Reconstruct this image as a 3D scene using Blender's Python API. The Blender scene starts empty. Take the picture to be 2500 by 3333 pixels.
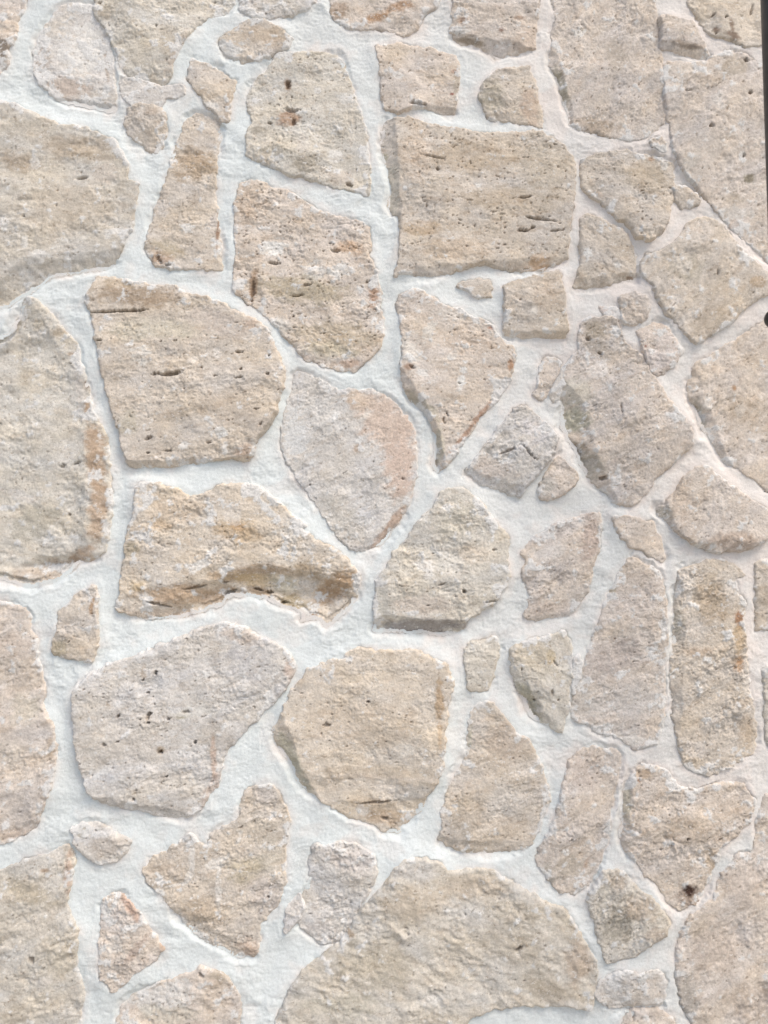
import bpy, math
import numpy as np

# ------------------------------------------------------------------ camera
scn = bpy.context.scene
CAM_D, CAM_Z, PITCH, FPX = 1.50, 1.50, math.radians(3.6), 2450.0
cam_d = bpy.data.cameras.new('camera')
cam = bpy.data.objects.new('camera', cam_d)
scn.collection.objects.link(cam)
cam.location = (0.0, -CAM_D, CAM_Z)
cam.rotation_euler = (math.pi / 2 + PITCH, 0, 0)
cam_d.sensor_fit = 'VERTICAL'
cam_d.sensor_height = 36.0
cam_d.lens = 36.0 * FPX / 3333.0
cam_d.dof.use_dof = True
cam_d.dof.focus_distance = CAM_D
cam_d.dof.aperture_fstop = 3.2
cam_d.clip_start = 0.05
cam_d.clip_end = 500.0
scn.camera = cam

# ------------------------------------------------------------------ world, sun, exposure
SUN_EL, SUN_AZ = math.radians(55), math.radians(140)     # azimuth from +Y towards +X: behind the camera, to the right
w = bpy.data.worlds.new('World')
scn.world = w
w.use_nodes = True
wn = w.node_tree.nodes
sky = wn.new('ShaderNodeTexSky')
sky.sky_type = 'NISHITA'
sky.sun_disc = False
sky.sun_elevation = SUN_EL
sky.sun_rotation = SUN_AZ
sky.dust_density = 3.0
sky.air_density = 1.0
sky.ozone_density = 1.0
bg = wn['Background']
bg.inputs['Strength'].default_value = 0.13
w.node_tree.links.new(sky.outputs[0], bg.inputs['Color'])

sun_d = bpy.data.lights.new('sun', 'SUN')
sun_d.energy = 1.5
sun_d.angle = math.radians(22)
sun_d.color = (1.0, 0.91, 0.80)
sun = bpy.data.objects.new('sun', sun_d)
scn.collection.objects.link(sun)
from mathutils import Vector
sdir = Vector((math.sin(SUN_AZ) * math.cos(SUN_EL), math.cos(SUN_AZ) * math.cos(SUN_EL), math.sin(SUN_EL)))
sun.rotation_euler = (-sdir).to_track_quat('-Z', 'Y').to_euler()
sun.location = sdir * 20

scn.view_settings.view_transform = 'Standard'
scn.view_settings.look = 'None'
scn.view_settings.gamma = 1.0
scn.view_settings.exposure = 0.43
scn.view_settings.use_curve_mapping = False
scn.render.engine = 'CYCLES'

# ------------------------------------------------------------------ helpers
def s2l(c):
    c = np.asarray(c, float) / 255.0
    return np.where(c <= 0.04045, c / 12.92, ((c + 0.055) / 1.055) ** 2.4)

def _hash(ix, iy, seed):
    h = (ix.astype(np.int64) * 374761393 + iy.astype(np.int64) * 668265263 + seed * 974634311) & 0xFFFFFFFF
    h = ((h ^ (h >> 13)) * 1274126177) & 0xFFFFFFFF
    h = ((h ^ (h >> 15)) * 2246822519) & 0xFFFFFFFF
    return h ^ (h >> 16)

_ANG = np.arange(256) / 256.0 * 2 * np.pi
_CS, _SN = np.cos(_ANG), np.sin(_ANG)

def noise(x, y, seed):
    """gradient noise, about -1..1"""
    fx0 = np.floor(x); fy0 = np.floor(y)
    fx = x - fx0; fy = y - fy0
    ix = fx0.astype(np.int64); iy = fy0.astype(np.int64)
    def g(dx, dy):
        a = (_hash(ix + dx, iy + dy, seed) & 255)
        return _CS[a] * (fx - dx) + _SN[a] * (fy - dy)
    u = fx * fx * fx * (fx * (fx * 6 - 15) + 10)
    v = fy * fy * fy * (fy * (fy * 6 - 15) + 10)
    a = g(0, 0); b = g(1, 0); c = g(0, 1); d = g(1, 1)
    return (a + u * (b - a) + v * ((c + u * (d - c)) - (a + u * (b - a)))) * 1.5

def fbm(x, y, seed, n=3, gain=0.5):
    s = 0; a = 1.0; f = 1.0
    for k in range(n):
        s = s + a * noise(x * f, y * f, seed + 17 * k)
        a *= gain; f *= 2.03
    return s

def sstep(a, b, x):
    t = np.clip((x - a) / (b - a), 0, 1)
    return t * t * (3 - 2 * t)

def terrace(n, k, a=0.30, b=0.55):
    q = n * k
    f = np.floor(q)
    return (f + sstep(a, b, q - f)) / k

def poly_sd(px, py, P, grow=0.003):
    """signed distance, positive inside"""
    d2 = np.full(px.shape, 1e9)
    inside = np.zeros(px.shape, bool)
    n = len(P)
    for i in range(n):
        ax, ay = P[i]; bx, by = P[(i + 1) % n]
        ex, ey = bx - ax, by - ay
        L = ex * ex + ey * ey + 1e-12
        t = np.clip(((px - ax) * ex + (py - ay) * ey) / L, 0, 1)
        d2 = np.minimum(d2, (px - ax - t * ex) ** 2 + (py - ay - t * ey) ** 2)
        if ay != by:
            cond = ((ay > py) != (by > py)) & (px < ex * (py - ay) / ey + ax)
            inside ^= cond
    d = np.sqrt(d2)
    return np.where(inside, d, -d) + grow

def chaikin(P, q=0.2):
    P = np.asarray(P)
    N = np.roll(P, -1, axis=0)
    return np.stack([P * (1 - q) + N * q, P * q + N * (1 - q)], 1).reshape(-1, 2)

# the photograph's views in which the outlines were measured: origin and scale (source pixels)
K = 1000.0 / 1659.0
VIEW = {'T1': (0, 0), 'T2': (800, 0), 'T3': (1500, 0), 'M1': (0, 800), 'M2': (800, 800), 'M3': (1500, 800),
        'N1': (0, 1600), 'N2': (800, 1600), 'N3': (1500, 1600), 'B1': (0, 2333), 'B2': (800, 2333), 'B3': (1500, 2333)}
_sp, _cp = math.sin(PITCH), math.cos(PITCH)

def wall_uv(sx, sy, t=0.012):
    """where the line of sight through a source pixel meets the wall face"""
    dx = (sx - 1250.0) / FPX; dy = (1666.5 - sy) / FPX
    d = np.array([dx, _cp - dy * _sp, _sp + dy * _cp])
    s = (CAM_D - t) / d[1]
    return np.array([d[0] * s, CAM_Z + d[2] * s])

def pt(view, x, y):
    o = VIEW[view]
    return wall_uv(o[0] + x * K, o[1] + y * K)

PXM = CAM_D / FPX * K          # metres per view pixel

def parse(txt):
    """'T1 x,y x,y T2 x,y' -> wall points"""
    out = []; v = None
    for tok in txt.split():
        if tok in VIEW:
            v = tok
        else:
            a, b = tok.split(',')
            out.append(pt(v, float(a), float(b)))
    return np.array(out)

def new_mesh_obj(name, co, quads, tris, mat, parent=None, attrs=None, origin=(0, 0, 0), smooth=True):
    co = np.asarray(co, np.float32) - np.asarray(origin, np.float32)
    me = bpy.data.meshes.new(name)
    nq, nt = len(quads), len(tris)
    me.vertices.add(len(co))
    me.vertices.foreach_set('co', co.ravel())
    loops = np.concatenate([np.asarray(quads, np.int32).ravel(), np.asarray(tris, np.int32).ravel()]).astype(np.int32)
    me.loops.add(len(loops))
    me.loops.foreach_set('vertex_index', loops)
    me.polygons.add(nq + nt)
    starts = np.concatenate([np.arange(nq) * 4, nq * 4 + np.arange(nt) * 3]).astype(np.int32)
    me.polygons.foreach_set('loop_start', starts)
    me.polygons.foreach_set('use_smooth', np.full(nq + nt, smooth))
    me.update(calc_edges=True)
    for k, val in (attrs or {}).items():
        if val.ndim == 2:
            a = me.attributes.new(k, 'FLOAT_COLOR', 'POINT')
            a.data.foreach_set('color', np.concatenate([val, np.ones((len(val), 1))], 1).astype(np.float32).ravel())
        else:
            a = me.attributes.new(k, 'FLOAT', 'POINT')
            a.data.foreach_set('value', val.astype(np.float32))
    me.materials.append(mat)
    o = bpy.data.objects.new(name, me)
    scn.collection.objects.link(o)
    o.location = origin
    if parent is not None:
        o.parent = parent
    return o

def grid_mesh(U, V, T, mask, back=None):
    """height sheet over the masked grid cells; with back, closed to a solid"""
    ny, nx = U.shape
    cell = mask[:-1, :-1] & mask[1:, :-1] & mask[:-1, 1:] & mask[1:, 1:]
    used = np.zeros(mask.shape, bool)
    used[:-1, :-1] |= cell; used[1:, :-1] |= cell; used[:-1, 1:] |= cell; used[1:, 1:] |= cell
    idx = np.full(mask.shape, -1, np.int64)
    idx[used] = np.arange(used.sum())
    co = np.stack([U[used], -T[used], V[used]], 1)
    a = idx[:-1, :-1][cell]; b = idx[:-1, 1:][cell]; c = idx[1:, 1:][cell]; d = idx[1:, :-1][cell]
    quads = np.stack([a, b, c, d], 1)
    tris = np.zeros((0, 3), np.int64)
    if back is not None and len(quads):
        e = np.concatenate([quads[:, [0, 1]], quads[:, [1, 2]], quads[:, [2, 3]], quads[:, [3, 0]]])
        n = len(co)
        key = e.min(1) * n + e.max(1)
        uq, inv, cnt = np.unique(key, return_inverse=True, return_counts=True)
        be = e[cnt[inv] == 1]
        bv = np.unique(be)
        remap = np.full(n, -1, np.int64); remap[bv] = n + np.arange(len(bv))
        cb = co[bv].copy(); cb[:, 1] = back
        ctr = np.array([[co[:, 0].mean(), back, co[:, 2].mean()]])
        co = np.concatenate([co, cb, ctr])
        quads = np.concatenate([quads, np.stack([be[:, 1], be[:, 0], remap[be[:, 0]], remap[be[:, 1]]], 1)])
        tris = np.stack([remap[be[:, 1]], remap[be[:, 0]], np.full(len(be), len(co) - 1)], 1)
        extra = np.concatenate([bv, [bv[0]]])
    else:
        extra = np.zeros(0, np.int64)
    return co, quads, tris, used, extra

# ------------------------------------------------------------------ materials
def mat_base(name):
    m = bpy.data.materials.new(name)
    m.use_nodes = True
    nt = m.node_tree
    return m, nt, nt.nodes, nt.links, nt.nodes['Principled BSDF']

def N(nodes, kind, **kw):
    n = nodes.new(kind)
    for k, v in kw.items():
        setattr(n, k, v)
    return n

def make_stone_mat():
    m, nt, nd, lk, bs = mat_base('limestone')
    col = N(nd, 'ShaderNodeAttribute', attribute_name='tint')
    geo = N(nd, 'ShaderNodeNewGeometry')
    n1 = N(nd, 'ShaderNodeTexNoise'); n1.inputs['Scale'].default_value = 260; n1.inputs['Detail'].default_value = 4; n1.inputs['Roughness'].default_value = 0.7
    n2 = N(nd, 'ShaderNodeTexNoise'); n2.inputs['Scale'].default_value = 70; n2.inputs['Detail'].default_value = 5; n2.inputs['Roughness'].default_value = 0.65
    for n in (n1, n2):
        lk.new(geo.outputs['Position'], n.inputs['Vector'])
    r1 = N(nd, 'ShaderNodeMapRange'); r1.inputs['From Min'].default_value = 0.25; r1.inputs['From Max'].default_value = 0.75
    r1.inputs['To Min'].default_value = 0.80; r1.inputs['To Max'].default_value = 1.18
    lk.new(n1.outputs['Fac'], r1.inputs['Value'])
    r2 = N(nd, 'ShaderNodeMapRange'); r2.inputs['From Min'].default_value = 0.3; r2.inputs['From Max'].default_value = 0.7
    r2.inputs['To Min'].default_value = 0.91; r2.inputs['To Max'].default_value = 1.08
    lk.new(n2.outputs['Fac'], r2.inputs['Value'])
    mu = N(nd, 'ShaderNodeMath', operation='MULTIPLY')
    lk.new(r1.outputs[0], mu.inputs[0]); lk.new(r2.outputs[0], mu.inputs[1])
    mx = N(nd, 'ShaderNodeVectorMath', operation='SCALE')
    lk.new(col.outputs['Color'], mx.inputs[0]); lk.new(mu.outputs[0], mx.inputs['Scale'])
    # dark flecks and short veins of the travertine, and pale crystals
    def flecks(scale, lo, hi, colour, amount, prev, dist=0.0, mscale=14):
        f = N(nd, 'ShaderNodeTexNoise'); f.inputs['Scale'].default_value = scale; f.inputs['Detail'].default_value = 3; f.inputs['Roughness'].default_value = 0.6
        f.inputs['Distortion'].default_value = dist
        k = N(nd, 'ShaderNodeTexNoise'); k.inputs['Scale'].default_value = mscale; k.inputs['Detail'].default_value = 2
        mp = N(nd, 'ShaderNodeMapping'); mp.inputs['Scale'].default_value = (0.75, 0.75, 1.25)
        lk.new(geo.outputs['Position'], mp.inputs['Vector'])
        lk.new(mp.outputs[0], f.inputs['Vector']); lk.new(geo.outputs['Position'], k.inputs['Vector'])
        a1 = N(nd, 'ShaderNodeMapRange', interpolation_type='SMOOTHSTEP'); a1.inputs['From Min'].default_value = lo; a1.inputs['From Max'].default_value = hi
        lk.new(f.outputs['Fac'], a1.inputs['Value'])
        a2 = N(nd, 'ShaderNodeMapRange', interpolation_type='SMOOTHSTEP'); a2.inputs['From Min'].default_value = 0.36; a2.inputs['From Max'].default_value = 0.60
        a2.inputs['To Min'].default_value = 0.15; a2.inputs['To Max'].default_value = amount
        lk.new(k.outputs['Fac'], a2.inputs['Value'])
        mm = N(nd, 'ShaderNodeMath', operation='MULTIPLY'); lk.new(a1.outputs[0], mm.inputs[0]); lk.new(a2.outputs[0], mm.inputs[1])
        mi = N(nd, 'ShaderNodeMix', data_type='RGBA')
        lk.new(mm.outputs[0], mi.inputs['Factor']); lk.new(prev, mi.inputs[6]); mi.inputs[7].default_value = colour
        return mi.outputs[2]
    c1 = flecks(150, 0.60, 0.70, (0.30, 0.235, 0.165, 1), 0.62, mx.outputs[0], 0.6)
    c2 = flecks(260, 0.62, 0.70, (0.26, 0.205, 0.15, 1), 0.72, c1, 0.3, 22)
    c3 = flecks(170, 0.60, 0.68, (0.76, 0.735, 0.69, 1), 0.75, c2, 0.8, 18)
    lk.new(c3, bs.inputs['Base Color'])
    bp = N(nd, 'ShaderNodeBump'); bp.inputs['Strength'].default_value = 0.6; bp.inputs['Distance'].default_value = 0.0016
    lk.new(n1.outputs['Fac'], bp.inputs['Height']); lk.new(bp.outputs[0], bs.inputs['Normal'])
    bs.inputs['Roughness'].default_value = 0.92
    bs.inputs['Specular IOR Level'].default_value = 0.15
    return m

def make_mortar_mat():
    m, nt, nd, lk, bs = mat_base('lime_mortar')
    geo = N(nd, 'ShaderNodeNewGeometry')
    n1 = N(nd, 'ShaderNodeTexNoise'); n1.inputs['Scale'].default_value = 420; n1.inputs['Detail'].default_value = 3; n1.inputs['Roughness'].default_value = 0.7
    n2 = N(nd, 'ShaderNodeTexNoise'); n2.inputs['Scale'].default_value = 9; n2.inputs['Detail'].default_value = 6; n2.inputs['Roughness'].default_value = 0.6
    for n in (n1, n2):
        lk.new(geo.outputs['Position'], n.inputs['Vector'])
    cr = N(nd, 'ShaderNodeValToRGB')
    cr.color_ramp.elements[0].position = 0.32; cr.color_ramp.elements[0].color = (0.675, 0.715, 0.70, 1)
    cr.color_ramp.elements[1].position = 0.7; cr.color_ramp.elements[1].color = (0.775, 0.82, 0.805, 1)
    lk.new(n2.outputs['Fac'], cr.inputs['Fac'])
    dirt = N(nd, 'ShaderNodeAttribute', attribute_name='dirt')
    mixd = N(nd, 'ShaderNodeMix', data_type='RGBA')
    lk.new(dirt.outputs['Fac'], mixd.inputs['Factor'])
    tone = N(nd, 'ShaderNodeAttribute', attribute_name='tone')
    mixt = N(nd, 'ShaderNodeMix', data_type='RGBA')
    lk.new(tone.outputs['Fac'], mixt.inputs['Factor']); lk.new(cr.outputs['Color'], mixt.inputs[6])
    mixt.inputs[7].default_value = (0.78, 0.725, 0.67, 1)  # warm tint: painted light towards the right, stone dust and random patches
    r3 = N(nd, 'ShaderNodeMapRange'); r3.inputs['From Min'].default_value = 0.3; r3.inputs['From Max'].default_value = 0.7
    r3.inputs['To Min'].default_value = 0.90; r3.inputs['To Max'].default_value = 1.07
    lk.new(n1.outputs['Fac'], r3.inputs['Value'])
    vs = N(nd, 'ShaderNodeVectorMath', operation='SCALE')
    lk.new(mixt.outputs[2], vs.inputs[0]); lk.new(r3.outputs[0], vs.inputs['Scale'])
    lk.new(vs.outputs[0], mixd.inputs[6])
    mixd.inputs[7].default_value = (0.52, 0.47, 0.40, 1)
    lk.new(mixd.outputs[2], bs.inputs['Base Color'])
    bp = N(nd, 'ShaderNodeBump'); bp.inputs['Strength'].default_value = 0.5; bp.inputs['Distance'].default_value = 0.0012
    lk.new(n1.outputs['Fac'], bp.inputs['Height']); lk.new(bp.outputs[0], bs.inputs['Normal'])
    bs.inputs['Roughness'].default_value = 0.95
    bs.inputs['Specular IOR Level'].default_value = 0.1
    return m

def make_plain_mat(name, c0, c1, scale, rough, bump=0.0, metal=0.0):
    m, nt, nd, lk, bs = mat_base(name)
    geo = N(nd, 'ShaderNodeNewGeometry')
    n1 = N(nd, 'ShaderNodeTexNoise'); n1.inputs['Scale'].default_value = scale; n1.inputs['Detail'].default_value = 6
    lk.new(geo.outputs['Position'], n1.inputs['Vector'])
    cr = N(nd, 'ShaderNodeValToRGB')
    cr.color_ramp.elements[0].position = 0.35; cr.color_ramp.elements[0].color = (*c0, 1)
    cr.color_ramp.elements[1].position = 0.65; cr.color_ramp.elements[1].color = (*c1, 1)
    lk.new(n1.outputs['Fac'], cr.inputs['Fac']); lk.new(cr.outputs['Color'], bs.inputs['Base Color'])
    bs.inputs['Roughness'].default_value = rough
    bs.inputs['Metallic'].default_value = metal
    if bump:
        bp = N(nd, 'ShaderNodeBump'); bp.inputs['Strength'].default_value = 0.5; bp.inputs['Distance'].default_value = bump
        lk.new(n1.outputs['Fac'], bp.inputs['Height']); lk.new(bp.outputs[0], bs.inputs['Normal'])
    return m

M_STONE = make_stone_mat()
M_MORTAR = make_mortar_mat()
M_CORE = make_plain_mat('wall_core_render', (0.45, 0.43, 0.40), (0.52, 0.50, 0.46), 12, 0.95, 0.002)
M_GROUND = make_plain_mat('paving_screed', (0.36, 0.34, 0.31), (0.46, 0.44, 0.40), 6, 0.9, 0.003)
M_METAL = make_plain_mat('dark_painted_metal', (0.030, 0.028, 0.025), (0.055, 0.050, 0.044), 40, 0.45, 0.0003, 0.2)

# ------------------------------------------------------------------ stones measured on the photograph
# colour families (sRGB of the stone itself)
COL = {'tan': (203, 192, 177), 'warm': (212, 199, 185), 'cream': (207, 203, 191), 'grey': (205, 204, 201),
       'pink': (208, 197, 186), 'ochre': (211, 199, 181), 'pale': (214, 212, 208), 'olive': (200, 195, 183),
       'rose': (213, 201, 192)}
BROWN = (168, 140, 114); WHITE = (226, 225, 221); GREEN = (170, 168, 150); GREY = (178, 176, 174); RUST = (176, 130, 92)
ST = []
def S(poly, c='tan', h=14, rough=1.0, smear=0.25, pit=0.3, edge=9, lap=0.3, tilt=(0, 0), bed=4, cuts=(), blobs=(), holes=(), label=None, lam=1.0, grow=3.6):
    h = h if h >= 19 else 0.8 * h
    ST.append(dict(poly=parse(poly), c=c, h=h, rough=rough, smear=smear, pit=pit, edge=edge, lap=lap, tilt=tilt, bed=bed,
                   cuts=cuts, blobs=blobs, holes=holes, label=label, lam=lam, grow=grow * 0.001))

# cuts: 'view x1,y1 x2,y2', slope: the stone falls away on the left-hand side of the line walked from 1 to 2 (as seen in the photo)
# blobs: (view, x, y, rx, ry, angle, colour, strength); holes: (view, x, y, rx, ry, angle, depth mm)
S('T1 -150,-120 125,-80 115,20 80,70 70,150 60,210 30,250 20,350 -20,380 -200,380', 'pink', h=10, grow=5, smear=0.35, blobs=[('T1', 8, 270, 26, 90, 0, (120, 108, 96), 0.8)])
S('T1 205,180 270,70 350,15 470,10 525,90 560,200 580,320 592,430 600,560 560,570 470,540 330,520 225,440 180,360 185,260', 'pale', h=9, grow=8, smear=0.72, pit=0.1, lap=0.9, edge=5, rough=0.6,
  blobs=[('T1', 430, 250, 130, 150, 0, WHITE, 0.8), ('T1', 330, 450, 130, 60, 0, (200, 182, 168), 0.8), ('T1', 215, 290, 40, 90, 0, (190, 178, 168), 0.7), ('T1', 562, 330, 14, 120, -8, BROWN, 0.5)],
  cuts=[('T1 600,540 190,490', 0.7)])
S('T1 515,-120 520,60 580,130 620,230 650,330 700,380 790,410 860,440 900,380 930,290 975,200 1040,120 1110,60 1230,20 1280,-120', 'cream', h=10, grow=8, smear=0.35, lap=0.6,
  blobs=[('T1', 560, 50, 50, 50, 0, (160, 146, 126), 0.5), ('T1', 960, 250, 24, 170, 25, (196, 180, 164), 0.7), ('T1', 900, 200, 70, 100, 0, (196, 182, 162), 0.5)],
  holes=[('T1', 838, 128, 7, 9, 0, 6), ('T1', 535, 4, 12, 6, 0, 6)])
S('T1 1290,-120 1290,30 1340,60 1450,70 1560,60 1650,30 1690,-20 1690,-120', 'grey', h=7, smear=0.5, lap=0.8)
S('T1 1200,170 1290,125 1350,95 1430,108 1500,140 1565,192 1550,225 1500,262 1420,295 1320,322 1230,290 1180,220', 'tan', h=12, smear=0.35, lap=0.5,
  blobs=[('T1', 1245, 250, 90, 70, 20, (214, 214, 211), 0.9), ('T1', 1420, 190, 120, 50, 10, (206, 182, 154), 0.6), ('T1', 1400, 285, 90, 20, -12, GREY, 0.5)])
S('T1 1030,290 1090,330 1160,350 1195,385 1265,425 1255,480 1235,530 1225,640 1195,635 1170,590 1110,560 1060,470 1010,400 1015,330', 'tan', h=11, smear=0.3, pit=0.4,
  blobs=[('T1', 1150, 570, 50, 30, 30, WHITE, 0.6), ('T1', 1225, 560, 14, 90, 5, BROWN, 0.4)])
S('T1 690,570 750,560 820,570 865,590 880,650 885,690 865,770 830,800 790,795 760,755 690,710 670,650', 'tan', h=10, grow=5, smear=0.2, blobs=[('T1', 820, 600, 40, 25, 0, BROWN, 0.4)])
S('T1 -330,560 0,545 70,560 130,590 230,630 310,670 400,680 480,690 560,740 620,760 650,830 680,900 680,975 730,985 735,1040 715,1150 690,1240 660,1300 620,1370 600,1410 540,1440 400,1450 260,1480 150,1560 0,1650 -330,1700', 'olive', h=20, smear=0.3, pit=0.35, edge=8, lap=0.35,
  cuts=[('T1 640,1385 140,1395', 0.42), ('T1 200,1375 -100,1560', 0.42)],
  blobs=[('T1', 90, 860, 130, 60, 15, (176, 152, 122), 0.6), ('T1', 400, 800, 220, 60, 8, (176, 152, 124), 0.5), ('T1', 560, 930, 60, 80, 30, (212, 200, 186), 0.7), ('T1', 180, 870, 30, 40, 0, WHITE, 0.6), ('T1', 620, 1240, 70, 30, -15, WHITE, 0.8), ('T1', 15, 1210, 30, 40, 0, WHITE, 0.8), ('T1', 210, 1380, 90, 25, -10, WHITE, 0.7), ('T1', 130, 1310, 20, 40, 0, WHITE, 0.6), ('T1', 380, 1110, 260, 140, 0, (200, 186, 166), 0.6)],
  holes=[('T1', 440, 955, 45, 8, -8, 5), ('T1', 128, 1165, 8, 5, 0, 6)])
S('T1 1050,600 1110,605 1170,630 1185,680 1165,760 1160,860 1150,950 1155,1060 1170,1100 1160,1180 1180,1300 1190,1440 1100,1440 1000,1440 900,1430 830,1410 775,1340 780,1290 810,1200 840,1090 880,990 915,870 940,780 970,700 1000,630', 'tan', h=12, smear=0.25, pit=0.5,
  blobs=[('T1', 1040, 880, 110, 90, 0, (176, 150, 120), 0.7), ('T1', 1010, 1220, 40, 25, 0, WHITE, 0.8), ('T1', 870, 1110, 40, 40, 0, (222, 214, 206), 0.6), ('T1', 1150, 1180, 30, 50, 10, (214, 206, 200), 0.7), ('T1', 870, 1380, 60, 50, 0, RUST, 0.5), ('T1', 900, 1330, 90, 40, 20, (186, 172, 142), 0.6), ('T1', 1170, 1240, 8, 120, 2, (150, 104, 72), 0.7)],
  holes=[('T1', 850, 1395, 10, 26, -30, 5), ('T1', 900, 1425, 18, 8, -20, 5)])
S('T2 165,275 300,268 480,272 520,310 550,400 582,500 612,590 640,690 655,800 665,900 665,1042 600,1020 500,995 380,960 260,925 170,890 70,855 0,830 0,740 25,690 40,650 20,590 8,520 30,440 80,390 140,330', 'cream', h=16, smear=0.3, pit=0.6, edge=8,
  blobs=[('T2', 225, 440, 22, 34, 0, (140, 104, 76), 0.8), ('T2', 235, 620, 55, 50, 0, (170, 124, 90), 0.75), ('T2', 70, 690, 40, 20, 0, (130, 122, 108), 0.6), ('T2', 330, 880, 90, 50, 20, (150, 136, 112), 0.5), ('T2', 390, 480, 22, 20, 0, WHITE, 0.7), ('T2', 480, 830, 40, 40, 30, WHITE, 0.7), ('T2', 540, 520, 40, 30, 0, WHITE, 0.5), ('T2', 310, 760, 40, 70, 0, (218, 212, 204), 0.5), ('T2', 500, 940, 90, 40, 15, (206, 194, 182), 0.6)],
  holes=[('T2', 225, 440, 14, 22, 10, 7), ('T2', 240, 580, 45, 12, 8, 6), ('T2', 255, 645, 12, 22, 0, 6), ('T2', 560, 985, 20, 10, 20, 7), ('T2', 125, 650, 12, 8, 0, 6)])
S('T1 1255,1560 1258,1480 1275,1380 1268,1280 1272,1180 1265,1080 1290,990 1330,962 1430,970 T2 130,1005 230,1025 300,1075 400,1130 500,1165 650,1195 668,1285 655,1370 695,1440 715,1530 M2 722,210 725,260 718,320 738,400 735,490 710,550 660,600 625,625 580,672 500,662 420,640 320,600 240,510 150,410 60,330 10,295', 'warm', h=17, smear=0.35, pit=0.9, edge=8, rough=1.2,
  blobs=[('T1', 1330, 1090, 70, 110, 0, (196, 172, 148), 0.6), ('T2', 140, 1330, 70, 50, 0, WHITE, 0.9), ('T2', 380, 1460, 60, 60, 0, WHITE, 0.6), ('T2', 500, 1450, 60, 50, 30, WHITE, 0.8), ('M2', 310, 230, 240, 70, 8, (186, 172, 142), 0.7), ('M2', 690, 260, 30, 60, 0, (186, 130, 88), 0.7), ('T2', 560, 1330, 90, 40, 20, (196, 150, 106), 0.6), ('M2', 480, 480, 220, 80, 5, (190, 174, 146), 0.6), ('M2', 440, 560, 150, 40, 8, (206, 196, 170), 0.6), ('M2', 35, 210, 22, 100, 4, (168, 134, 104), 0.8), ('M2', 560, 630, 60, 25, 0, (190, 140, 100), 0.5), ('M2', 180, 430, 60, 50, 40, (206, 206, 202), 0.7)],
  holes=[('M2', 330, 205, 24, 8, -8, 7), ('M2', 275, 262, 30, 6, -5, 7), ('T2', 150, 1412, 30, 8, 0, 6), ('T2', 480, 1350, 24, 10, 10, 6), ('M2', 655, 185, 10, 8, 0, 6), ('M2', 255, 370, 7, 5, 0, 6), ('M2', 420, 467, 8, 5, 0, 6), ('T2', 455, 1303, 10, 6, 0, 5), ('M2', 30, 250, 9, 70, 6, 5)], bed=6)
S('T2 705,232 830,230 950,250 1060,270 1130,285 1160,340 1150,430 1130,520 1125,600 1060,585 930,545 860,575 750,570 735,480 728,360 715,270', 'warm', h=16, smear=0.2, pit=0.7, rough=0.7,
  blobs=[('T2', 820, 400, 30, 22, 20, WHITE, 0.7), ('T2', 1130, 370, 25, 14, 0, (160, 90, 60), 0.6), ('T2', 1118, 492, 12, 8, 0, (150, 50, 30), 0.8), ('T2', 1140, 440, 20, 90, 0, (176, 164, 144), 0.6), ('T2', 800, 260, 90, 40, 0, (214, 196, 172), 0.5)],
  holes=[('T2', 930, 550, 45, 10, 8, 5)], cuts=[('T2 1130,565 900,555', 0.5)])
S('T2 1320,405 1360,370 1450,360 1530,350 1560,420 1575,520 1605,640 1600,680 1500,655 1430,635 1320,630 1270,520 1280,450', 'tan', h=12, smear=0.15, pit=0.35,
  blobs=[('T2', 1330, 520, 60, 100, 0, (178, 170, 150), 0.7), ('T2', 1540, 560, 50, 110, -8, (206, 180, 158), 0.7)])
S('T2 750,640 830,622 920,640 1000,670 1120,690 1250,710 1350,715 T3 150,715 300,712 440,710 500,740 560,790 610,850 615,950 605,1080 590,1180 580,1290 575,1390 470,1420 440,1450 360,1450 230,1440 140,1400 60,1420 0,1440 T2 1060,1465 950,1475 840,1455 800,1480 830,1400 845,1260 830,1140 790,1130 775,1090 800,1000 780,920 740,820 735,740', 'tan', h=19, smear=0.12, pit=1.0, rough=0.75, edge=7, bed=3,
  cuts=[('T2 845,1240 812,640', 0.75), ('T3 590,1380 -250,1435', 0.5)],
  blobs=[('T2', 1200, 840, 280, 90, 0, (186, 164, 136), 0.5), ('T2', 1340, 1060, 280, 60, 0, (184, 164, 138), 0.5), ('T2', 960, 1230, 110, 50, 0, (200, 164, 118), 0.5), ('T2', 1260, 995, 26, 14, 0, WHITE, 0.8), ('T2', 930, 800, 90, 160, 0, (210, 188, 166), 0.5), ('T3', 450, 900, 130, 190, 0, (192, 180, 160), 0.5), ('T3', 420, 1420, 70, 40, -20, (200, 150, 96), 0.6), ('T2', 1120, 1340, 200, 70, 0, (208, 182, 152), 0.5), ('T2', 750, 830, 22, 30, 0, (178, 172, 140), 0.6), ('T2', 800, 1000, 30, 150, 0, (196, 192, 178), 0.6)],
  holes=[('T2', 1035, 913, 8, 8, 0, 6), ('T3', 340, 1238, 30, 9, 4, 8), ('T3', 390, 1222, 10, 7, 0, 8), ('T3', 520, 1240, 45, 5, -6, 6), ('T3', 430, 1180, 80, 7, 8, 5), ('T2', 1010, 845, 60, 6, 12, 4), ('T3', 350, 1062, 40, 6, -5, 6)], label='large squared tan stone with fine horizontal pits')
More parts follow.
